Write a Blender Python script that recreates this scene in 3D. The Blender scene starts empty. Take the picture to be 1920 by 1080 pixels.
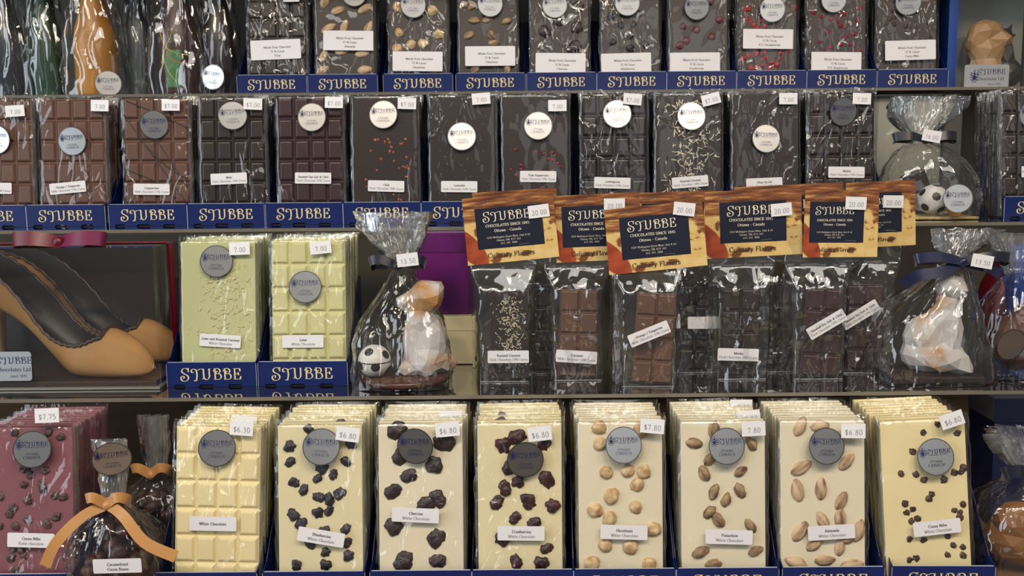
import bpy, bmesh, math, random
from mathutils import Vector, Matrix, Euler, noise
R = math.radians
rng = random.Random(7)
sc = bpy.context.scene
COL = sc.collection

# ------------------------------------------------------------------ camera
F_PX, CX, CY = 1867.0, 1010.0, 540.0
CAM_Z, PITCH, ROLL = 1.276, 7.6, -0.5
cd = bpy.data.cameras.new('camera')
cam = bpy.data.objects.new('camera', cd); COL.objects.link(cam)
cd.sensor_width = 36.0; cd.lens = F_PX / 1920 * 36
cd.shift_x = (960 - CX) / 1920
cd.clip_start = 0.02
cd.dof.use_dof = True; cd.dof.focus_distance = 0.95; cd.dof.aperture_fstop = 15.0
cam.matrix_world = Matrix.Translation((0, 0, CAM_Z)) @ Euler((R(90 - PITCH), 0, 0)).to_matrix().to_4x4() @ Matrix.Rotation(R(ROLL), 4, 'Z')
sc.camera = cam
CAM_M = cam.matrix_world.copy()

# ------------------------------------------------------------------ world, lights, exposure
w = bpy.data.worlds.new('World'); sc.world = w; w.use_nodes = True
w.node_tree.nodes['Background'].inputs[0].default_value = (0.95, 0.96, 1.0, 1)
w.node_tree.nodes['Background'].inputs[1].default_value = 0.155

def area(name, loc, target, sx, sy, energy, color):
    d = bpy.data.lights.new(name, 'AREA'); d.shape = 'RECTANGLE'; d.size = sx; d.size_y = sy
    d.energy = energy; d.color = color
    o = bpy.data.objects.new(name, d); COL.objects.link(o); o.location = loc
    o.rotation_euler = (Vector(target) - Vector(loc)).to_track_quat('-Z', 'Y').to_euler()
    return o
area('shop_window_light', (-2.5, -0.5, 1.65), (0.0, 1.1, 1.1), 1.3, 1.9, 44, (0.80, 0.90, 1.0))
area('added_overhead_key_light', (0.1, -0.75, 2.75), (0.0, 1.1, 1.05), 2.4, 0.8, 35, (1.0, 0.97, 0.92))  # soft overhead key light, an added unseen source
area('added_glint_light', (0.9, -3.2, 2.15), (0.0, 1.0, 1.1), 1.7, 1.4, 8, (0.94, 0.97, 1.0))  # unseen panel added behind the camera so some foil stickers mirror it brightly
for i, x in enumerate((-1.05, -0.35, 0.35, 1.05)):
    area('ceiling_lamp_light', (x, -0.25, 2.35), (x * 0.7, 1.1, 1.1), 0.10, 0.10, 6.5, (1.0, 0.74, 0.48))
sc.view_settings.view_transform = 'Standard'
sc.view_settings.look = 'None'
sc.view_settings.exposure = -0.24
sc.view_settings.gamma = 1.0
sc.view_settings.use_curve_mapping = False
sc.cycles.transparent_max_bounces = 12
sc.cycles.max_bounces = 6
sc.cycles.diffuse_bounces = 3
sc.cycles.glossy_bounces = 3
sc.cycles.transmission_bounces = 2
sc.cycles.use_adaptive_sampling = True
sc.cycles.adaptive_threshold = 0.04
sc.cycles.use_denoising = True
sc.cycles.caustics_reflective = False
sc.cycles.caustics_refractive = False
sc.cycles.sample_clamp_indirect = 6.0

# ------------------------------------------------------------------ pixel helpers (photo pixel -> point on a real plane)
def ray(px, py):
    d = Vector(((px - CX) / F_PX, -(py - CY) / F_PX, -1.0))
    return CAM_M.translation.copy(), (CAM_M.to_3x3() @ d)
def at_y(px, py, Y):
    o, d = ray(px, py); t = (Y - o.y) / d.y
    return o + d * t
def at_local(M, px, py, y0=0.0):
    """photo pixel -> local x, z on the plane y=y0 of an object with matrix M"""
    o, d = ray(px, py); Mi = M.inverted()
    o2 = Mi @ o; d2 = Mi.to_3x3() @ d
    t = (y0 - o2.y) / d2.y; p = o2 + d2 * t
    return p.x, p.z
def x_at(px, Y, z):
    """world x whose image column is px for a point at depth Y, height z"""
    Mi = CAM_M.inverted()
    lo, hi = -3.0, 3.0
    for _ in range(40):
        m = (lo + hi) / 2
        c = Mi @ Vector((m, Y, z))
        if CX + F_PX * c.x / -c.z < px: lo = m
        else: hi = m
    return lo

# ------------------------------------------------------------------ materials
MATS = {}
def lin(c):
    return tuple((v / 12.92 if v <= 0.04045 else ((v + 0.055) / 1.055) ** 2.4) for v in (x / 255 for x in c))
def mat(name, rgb, rough=0.5, metal=0.0, var=0.0, vscale=40, bump=0.0, bscale=200, spec=0.5, rgb2=None, coat=0.0, sheen=0.0, lo=0.35, hi=0.65, detail=4, stretch=(1, 1, 1)):
    if name in MATS: return MATS[name]
    m = bpy.data.materials.new(name); m.use_nodes = True
    nt = m.node_tree; b = nt.nodes['Principled BSDF']
    c = (*lin(rgb), 1)
    b.inputs['Base Color'].default_value = c
    b.inputs['Roughness'].default_value = rough
    b.inputs['Metallic'].default_value = metal
    b.inputs['Specular IOR Level'].default_value = spec
    b.inputs['Coat Weight'].default_value = coat
    b.inputs['Sheen Weight'].default_value = sheen
    tc = None
    if var or rgb2 or bump:
        tc = nt.nodes.new('ShaderNodeTexCoord')
        oi = nt.nodes.new('ShaderNodeObjectInfo')
        add = nt.nodes.new('ShaderNodeVectorMath'); add.operation = 'MULTIPLY_ADD'
        add.inputs[1].default_value = stretch
        mul = nt.nodes.new('ShaderNodeVectorMath'); mul.operation = 'SCALE'
        mul.inputs[0].default_value = (3.1, 1.7, 2.3)
        nt.links.new(oi.outputs['Random'], mul.inputs['Scale'])
        nt.links.new(tc.outputs['Object'], add.inputs[0]); nt.links.new(mul.outputs[0], add.inputs[2])
    if var or rgb2:
        n = nt.nodes.new('ShaderNodeTexNoise'); n.inputs['Scale'].default_value = vscale; n.inputs['Detail'].default_value = detail
        nt.links.new(add.outputs[0], n.inputs['Vector'])
        r = nt.nodes.new('ShaderNodeValToRGB')
        r.color_ramp.elements[0].position = lo; r.color_ramp.elements[1].position = hi
        if rgb2: r.color_ramp.elements[0].color = c; r.color_ramp.elements[1].color = (*lin(rgb2), 1)
        else:
            r.color_ramp.elements[0].color = (*[v * (1 - var) for v in c[:3]], 1)
            r.color_ramp.elements[1].color = (*[min(1, v * (1 + var)) for v in c[:3]], 1)
        nt.links.new(n.outputs['Fac'], r.inputs['Fac']); nt.links.new(r.outputs[0], b.inputs['Base Color'])
    if bump:
        n2 = nt.nodes.new('ShaderNodeTexNoise'); n2.inputs['Scale'].default_value = bscale; n2.inputs['Detail'].default_value = 3
        nt.links.new(add.outputs[0], n2.inputs['Vector'])
        bp = nt.nodes.new('ShaderNodeBump'); bp.inputs['Strength'].default_value = 1.0; bp.inputs['Distance'].default_value = bump
        nt.links.new(n2.outputs['Fac'], bp.inputs['Height']); nt.links.new(bp.outputs[0], b.inputs['Normal'])
    MATS[name] = m
    return m

def film(name, tint=(0.97, 0.98, 0.98), rough=0.06, ior=1.45, gain=1.0, bump=0.0006, bscale=45, haze=0.0, stretch=(1, 1, 0.45)):
    """clear film: transmission straight through, fresnel reflection on top"""
    m = bpy.data.materials.new(name); m.use_nodes = True; nt = m.node_tree; nt.nodes.clear()
    out = nt.nodes.new('ShaderNodeOutputMaterial'); mix = nt.nodes.new('ShaderNodeMixShader')
    tr = nt.nodes.new('ShaderNodeBsdfTransparent'); tr.inputs[0].default_value = (*tint, 1)
    gl = nt.nodes.new('ShaderNodeBsdfGlossy'); gl.inputs['Roughness'].default_value = rough; gl.inputs['Color'].default_value = (1, 1, 1, 1)
    fr = nt.nodes.new('ShaderNodeFresnel')   # thin sheet: same reflectance from both sides, no total internal reflection
    ge = nt.nodes.new('ShaderNodeNewGeometry'); mr = nt.nodes.new('ShaderNodeMapRange')
    mr.inputs[3].default_value = ior; mr.inputs[4].default_value = 1.0 / ior
    nt.links.new(ge.outputs['Backfacing'], mr.inputs[0]); nt.links.new(mr.outputs[0], fr.inputs['IOR'])
    mu = nt.nodes.new('ShaderNodeMath'); mu.operation = 'MULTIPLY'; mu.use_clamp = True; mu.inputs[1].default_value = gain
    nt.links.new(fr.outputs[0], mu.inputs[0])
    nt.links.new(mu.outputs[0], mix.inputs[0]); nt.links.new(tr.outputs[0], mix.inputs[1]); nt.links.new(gl.outputs[0], mix.inputs[2])
    if bump:
        tc = nt.nodes.new('ShaderNodeTexCoord'); oi = nt.nodes.new('ShaderNodeObjectInfo')
        mp = nt.nodes.new('ShaderNodeVectorMath'); mp.operation = 'MULTIPLY_ADD'; mp.inputs[1].default_value = stretch
        mul = nt.nodes.new('ShaderNodeVectorMath'); mul.operation = 'SCALE'; mul.inputs[0].default_value = (7.1, 3.7, 5.3)
        nt.links.new(oi.outputs['Random'], mul.inputs['Scale'])
        nt.links.new(tc.outputs['Object'], mp.inputs[0]); nt.links.new(mul.outputs[0], mp.inputs[2])
        def nz(scale, detail, dist):
            n = nt.nodes.new('ShaderNodeTexNoise'); n.inputs['Scale'].default_value = scale; n.inputs['Detail'].default_value = detail; n.inputs['Distortion'].default_value = dist
            nt.links.new(mp.outputs[0], n.inputs['Vector']); return n.outputs['Fac']
        def mth(op, a, b_=0.0, clamp=False):
            n = nt.nodes.new('ShaderNodeMath'); n.operation = op; n.use_clamp = clamp
            for k, q in enumerate((a, b_)):
                if isinstance(q, (int, float)): n.inputs[k].default_value = q
                else: nt.links.new(q, n.inputs[k])
            return n.outputs[0]
        def crease(scale, k, dist):
            d = mth('MULTIPLY', mth('ABSOLUTE', mth('SUBTRACT', nz(scale, 1.5, dist), .5)), k)
            return mth('POWER', mth('SUBTRACT', 1.0, d, True), 1.6)
        msk = mth('MULTIPLY', mth('SUBTRACT', nz(bscale * .35, 1, .3), .41), 6.0, True)
        hgt = mth('ADD', mth('MULTIPLY', crease(bscale, 11, .8), msk), mth('ADD', mth('MULTIPLY', crease(bscale * 2.1, 8, .5), mth('MULTIPLY', msk, .45)), mth('MULTIPLY', nz(bscale * .6, 1, 0), .8)))
        bp = nt.nodes.new('ShaderNodeBump'); bp.inputs['Strength'].default_value = 1.0; bp.inputs['Distance'].default_value = bump
        nt.links.new(hgt, bp.inputs['Height'])
        nt.links.new(bp.outputs[0], gl.inputs['Normal'])
    last = mix.outputs[0]
    if haze:
        df = nt.nodes.new('ShaderNodeBsdfDiffuse'); df.inputs[0].default_value = (0.8, 0.83, 0.85, 1)
        m2 = nt.nodes.new('ShaderNodeMixShader'); m2.inputs[0].default_value = haze
        nt.links.new(last, m2.inputs[1]); nt.links.new(df.outputs[0], m2.inputs[2]); last = m2.outputs[0]
    nt.links.new(last, out.inputs[0])
    MATS[name] = m
    return m

FILM = film('bar_wrapper_film', rough=0.05, gain=1.3, bump=0.0026, bscale=30)
FILM2 = film('stack_wrapper_film', rough=0.06, gain=1.0, bump=0.0006, bscale=60, haze=0.0)
BAGF = film('bag_cellophane', rough=0.05, gain=2.2, bump=0.0022, bscale=21, haze=0.006, stretch=(1, 1, .35))
CARDF = film('carded_bag_film', rough=0.06, gain=2.4, bump=0.0020, bscale=14, haze=0.012, stretch=(1, 1, .5))
SMOOTHF = film('smooth_cellophane', rough=0.06, gain=2.4, bump=0.0016, bscale=15, haze=0.008, stretch=(1, 1, .16))
TOPF = film('gathered_cellophane', rough=0.08, gain=2.6, bump=0.0012, bscale=60, haze=0.07, stretch=(1, 1, .25))
SEAM = film('wrapper_seam_film', rough=0.12, gain=3.5, bump=0.0008, bscale=70, haze=0.10, stretch=(1, 1, .3))  # folded seam film; white haze put in for the bright strip of window light
PLASTIC = film('clear_box_plastic', rough=0.03, gain=1.0, bump=0.0, haze=0.006)
GLASS = film('shelf_glass', tint=(0.84, 0.86, 0.85), rough=0.03, ior=1.52, gain=2.0, bump=0.0)

NAVY = mat('navy_card', (10, 32, 92), 0.32, var=0.06, vscale=25)
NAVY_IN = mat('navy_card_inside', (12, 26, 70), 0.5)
CARD_EDGE = mat('card_cut_edge', (176, 186, 205), 0.7)
CREAM = mat('cream_ink', (226, 210, 160), 0.45)
WHITE = mat('label_paper', (216, 217, 222), 0.6)
TAGP = mat('price_tag_paper', (222, 225, 230), 0.55)
INK = mat('black_ink', (42, 40, 44), 0.6)
GREYINK = mat('grey_ink', (128, 132, 142), 0.6)
NAVYINK = mat('navy_ink', (26, 36, 84), 0.5)
SILVER = mat('silver_foil', (200, 200, 198), 0.30, metal=1.0, bump=0.00004, bscale=700)
SILVER_RIM = mat('silver_rim', (120, 120, 118), 0.3, metal=1.0)
MILK = mat('milk_chocolate', (94, 64, 50), 0.42, var=0.06, vscale=30, bump=0.0001, bscale=500)
DARK = mat('dark_chocolate', (42, 32, 30), 0.36, var=0.08, vscale=30, bump=0.0001, bscale=500)
DARK72 = mat('bitter_chocolate', (46, 36, 33), 0.40, var=0.08, vscale=30, bump=0.0001, bscale=500)
PLUM = mat('plum_dark_chocolate', (56, 34, 37), 0.36, var=0.08, vscale=30, bump=0.0001, bscale=500)
WCHOC = mat('white_chocolate', (232, 217, 168), 0.45, var=0.03, vscale=18, bump=0.0001, bscale=400)
WCHOC2 = mat('pale_white_chocolate', (226, 217, 190), 0.45, var=0.03, vscale=18, bump=0.0001, bscale=400)
WCHOC3 = mat('ivory_chocolate', (225, 214, 174), 0.45, var=0.03, vscale=18, bump=0.0001, bscale=400)
LIME = mat('lime_chocolate', (188, 190, 142), 0.45, var=0.03, vscale=18, bump=0.0001, bscale=400)
LIME2 = mat('lime_cream_chocolate', (202, 199, 148), 0.45, var=0.03, vscale=18, bump=0.0001, bscale=400)
RUBY = mat('ruby_chocolate', (130, 80, 88), 0.42, var=0.06, vscale=20, bump=0.0001, bscale=400)
BERRY = mat('dried_blueberry', (30, 26, 34), 0.45, rgb2=(58, 52, 62), vscale=160, bump=0.0009, bscale=420)
CHERRY = mat('dried_cherry', (34, 24, 26), 0.4, rgb2=(64, 48, 50), vscale=140, bump=0.0010, bscale=380)
CRAN = mat('dried_cranberry', (40, 20, 26), 0.4, rgb2=(74, 36, 42), vscale=140, bump=0.0010, bscale=380)
REDCRAN = mat('red_cranberry', (110, 34, 38), 0.45, rgb2=(70, 24, 30), vscale=140, bump=0.0008, bscale=380)
HAZEL = mat('hazelnut_kernel', (176, 138, 94), 0.55, rgb2=(222, 200, 158), vscale=150, bump=0.0006, bscale=260)
ALMOND = mat('almond_kernel', (128, 96, 70), 0.6, rgb2=(206, 180, 146), vscale=260, bump=0.0010, bscale=420, stretch=(1, 1, .16), lo=.32, hi=.58)
PIST = mat('pistachio_kernel', (96, 66, 60), 0.5, rgb2=(176, 152, 108), vscale=240, bump=0.0012, bscale=340, stretch=(1, 1, .22))
NIB = mat('cocoa_nib', (48, 34, 34), 0.45, rgb2=(92, 68, 62), vscale=170, bump=0.0006, bscale=300)
REDBIT = mat('freeze_dried_berry', (178, 58, 62), 0.7, rgb2=(140, 36, 48), vscale=220)
RASP = mat('freeze_dried_raspberry', (158, 30, 60), 0.7, rgb2=(110, 18, 44), vscale=220)
FLAKE = mat('chili_flake', (188, 104, 52), 0.5, rgb2=(120, 42, 26), vscale=120)
PEPPER = mat('pink_peppercorn', (150, 44, 44), 0.45, rgb2=(110, 30, 34), vscale=150)
COCO = mat('coconut_shred', (222, 212, 188), 0.6)
COCOLIME = mat('lime_coconut_shred', (228, 216, 176), 0.6)
LAV = mat('lavender_bit', (140, 120, 104), 0.7)
GOLDRIB = mat('gold_satin', (180, 132, 76), 0.35, sheen=0.3, bump=0.0001, bscale=700)
NAVYRIB = mat('navy_satin', (12, 16, 38), 0.33, sheen=0.3)
BLUERIB = mat('blue_satin', (12, 22, 60), 0.3, sheen=0.3)
REDRIB = mat('crimson_satin', (92, 5, 30), 0.4, sheen=0.05)
PINKRIB = mat('magenta_satin', (104, 16, 66), 0.4, sheen=0.05)
WALLM = mat('wall_paint', (104, 98, 90), 0.8, var=0.05, vscale=3)
WOOD = mat('wood_shelf', (120, 94, 72), 0.4, var=0.2, vscale=9, bump=0.0004, bscale=60)

# ------------------------------------------------------------------ object helpers
def link(name, me, m=None, parent=None, loc=None, rot=None, scale=None):
    o = bpy.data.objects.new(name, me); COL.objects.link(o)
    if m is not None and me is not None and not me.materials: me.materials.append(m)
    elif m is not None and me is not None and me.materials[0] is not m:
        o.material_slots[0].link = 'OBJECT'; o.material_slots[0].material = m
    if parent is not None: o.parent = parent
    if loc is not None: o.location = loc
    if rot is not None: o.rotation_euler = rot
    if scale is not None: o.scale = scale if hasattr(scale, '__len__') else (scale,) * 3
    return o
def thing(name, label, cat, M=None, group=None):
    o = bpy.data.objects.new(name, None); COL.objects.link(o); o.empty_display_size = 0.02
    o['label'] = label; o['category'] = cat
    if group: o['group'] = group
    if M is not None: o.matrix_world = M
    return o
def tag(o, label, cat, group=None):
    o['label'] = label; o['category'] = cat
    if group: o['group'] = group
    return o
def pydata(name, v, f, smooth=False):
    me = bpy.data.meshes.new(name); me.from_pydata(v, [], f); me.update()
    if smooth: me.polygons.foreach_set('use_smooth', [True] * len(me.polygons))
    return me
def box_geo(x0, x1, y0, y1, z0, z1, v=None, f=None):
    v = [] if v is None else v; f = [] if f is None else f
    b = len(v)
    v += [(x0, y0, z0), (x1, y0, z0), (x1, y1, z0), (x0, y1, z0), (x0, y0, z1), (x1, y0, z1), (x1, y1, z1), (x0, y1, z1)]
    f += [tuple(b + i for i in q) for q in ((0, 3, 2, 1), (4, 5, 6, 7), (0, 1, 5, 4), (1, 2, 6, 5), (2, 3, 7, 6), (3, 0, 4, 7))]
    return v, f
def box(name, x0, x1, y0, y1, z0, z1, bev=0.0):
    v, f = box_geo(x0, x1, y0, y1, z0, z1)
    me = pydata(name, v, f)
    if bev:
        bm = bmesh.new(); bm.from_mesh(me)
        bmesh.ops.bevel(bm, geom=bm.edges[:], offset=bev, segments=2, affect='EDGES', profile=0.6)
        bm.to_mesh(me); bm.free()
    return me
def flat(name, pts, t=0.0003):
    """outline in the xz plane, facing -y, thickness t (front at y=-t)"""
    n = len(pts)
    v = [(x, -t, z) for x, z in pts] + [(x, 0, z) for x, z in pts]
    f = [tuple(range(n)), tuple(range(2 * n - 1, n - 1, -1))]
    for i in range(n):
        j = (i + 1) % n
        f.append((i, i + n, j + n, j))
    return pydata(name, v, f)
def rrect(w_, h_, r, n=3):
    pts = []
    for cx, cz, a0 in ((w_ / 2 - r, -h_ / 2 + r, -90), (w_ / 2 - r, h_ / 2 - r, 0), (-w_ / 2 + r, h_ / 2 - r, 90), (-w_ / 2 + r, -h_ / 2 + r, 180)):
        for i in range(n + 1):
            a = R(a0 + 90 * i / n); pts.append((cx + r * math.cos(a), cz + r * math.sin(a)))
    return pts
def circ(r, n=40):
    return [(r * math.cos(2 * math.pi * i / n), r * math.sin(2 * math.pi * i / n)) for i in range(n)]
def catmull(P, n=5, closed=False):
    out = []; L = len(P)
    rngi = range(L) if closed else range(L - 1)
    for i in rngi:
        p0 = P[(i - 1) % L] if closed else P[max(i - 1, 0)]
        p1 = P[i]; p2 = P[(i + 1) % L] if closed else P[i + 1]
        p3 = P[(i + 2) % L] if closed else P[min(i + 2, L - 1)]
        for k in range(n):
            t = k / n
            out.append(tuple(0.5 * (2 * b + (c - a) * t + (2 * a - 5 * b + 4 * c - d) * t * t + (-a + 3 * b - 3 * c + d) * t ** 3) for a, b, c, d in zip(p0, p1, p2, p3)))
    if not closed: out.append(tuple(P[-1]))
    return out
def tube_geo(pts, r, n=6, v=None, f=None, closed=False):
    v = [] if v is None else v; f = [] if f is None else f
    P = [Vector(p) for p in pts]; L = len(P); base = len(v); up = Vector((0.13, 0.27, 0.95))
    for i, p in enumerate(P):
        t = (P[(i + 1) % L] - P[i - 1]) if closed else (P[min(i + 1, L - 1)] - P[max(i - 1, 0)])
        t.normalize(); a = t.cross(up)
        if a.length < 1e-4: a = t.cross(Vector((1, 0, 0)))
        a.normalize(); b = t.cross(a)
        rr = r(i / (L - 1)) if callable(r) else r
        for k in range(n):
            an = 2 * math.pi * k / n; q = p + a * (rr * math.cos(an)) + b * (rr * math.sin(an)); v.append(tuple(q))
    for i in range(L if closed else L - 1):
        j = (i + 1) % L
        for k in range(n):
            k2 = (k + 1) % n
            f.append((base + i * n + k, base + i * n + k2, base + j * n + k2, base + j * n + k))
    if not closed:
        f.append(tuple(base + k for k in range(n))); f.append(tuple(base + (L - 1) * n + k for k in range(n - 1, -1, -1)))
    return v, f
def ribbon_mesh(name, pts, width, nrm=(0, -1, 0), t=0.0004, n=6, wid2=None):
    """satin strip through 3-D points; nrm = rough facing, single or one per point"""
    P = [Vector(p) for p in catmull(pts, n)]; L = len(P); v = []; f = []
    for i, p in enumerate(P):
        tg = (P[min(i + 1, L - 1)] - P[max(i - 1, 0)]).normalized()
        u = i / (L - 1)
        if hasattr(nrm[0], '__len__'):
            s = u * (len(nrm) - 1); k = min(int(s), len(nrm) - 2); nn = Vector(nrm[k]).lerp(Vector(nrm[k + 1]), s - k)
        else: nn = Vector(nrm)
        side = tg.cross(nn).normalized(); nn = side.cross(tg).normalized()
        ww = width if wid2 is None else width + (wid2 - width) * u
        for sx, sy in ((-1, 1), (1, 1), (1, -1), (-1, -1)):
            v.append(tuple(p + side * (sx * ww / 2) + nn * (sy * t)))
    for i in range(L - 1):
        for k in (0, 2): f.append((i * 4 + k, i * 4 + k + 1, (i + 1) * 4 + k + 1, (i + 1) * 4 + k))
    return pydata(name, v, f, True)

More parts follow.
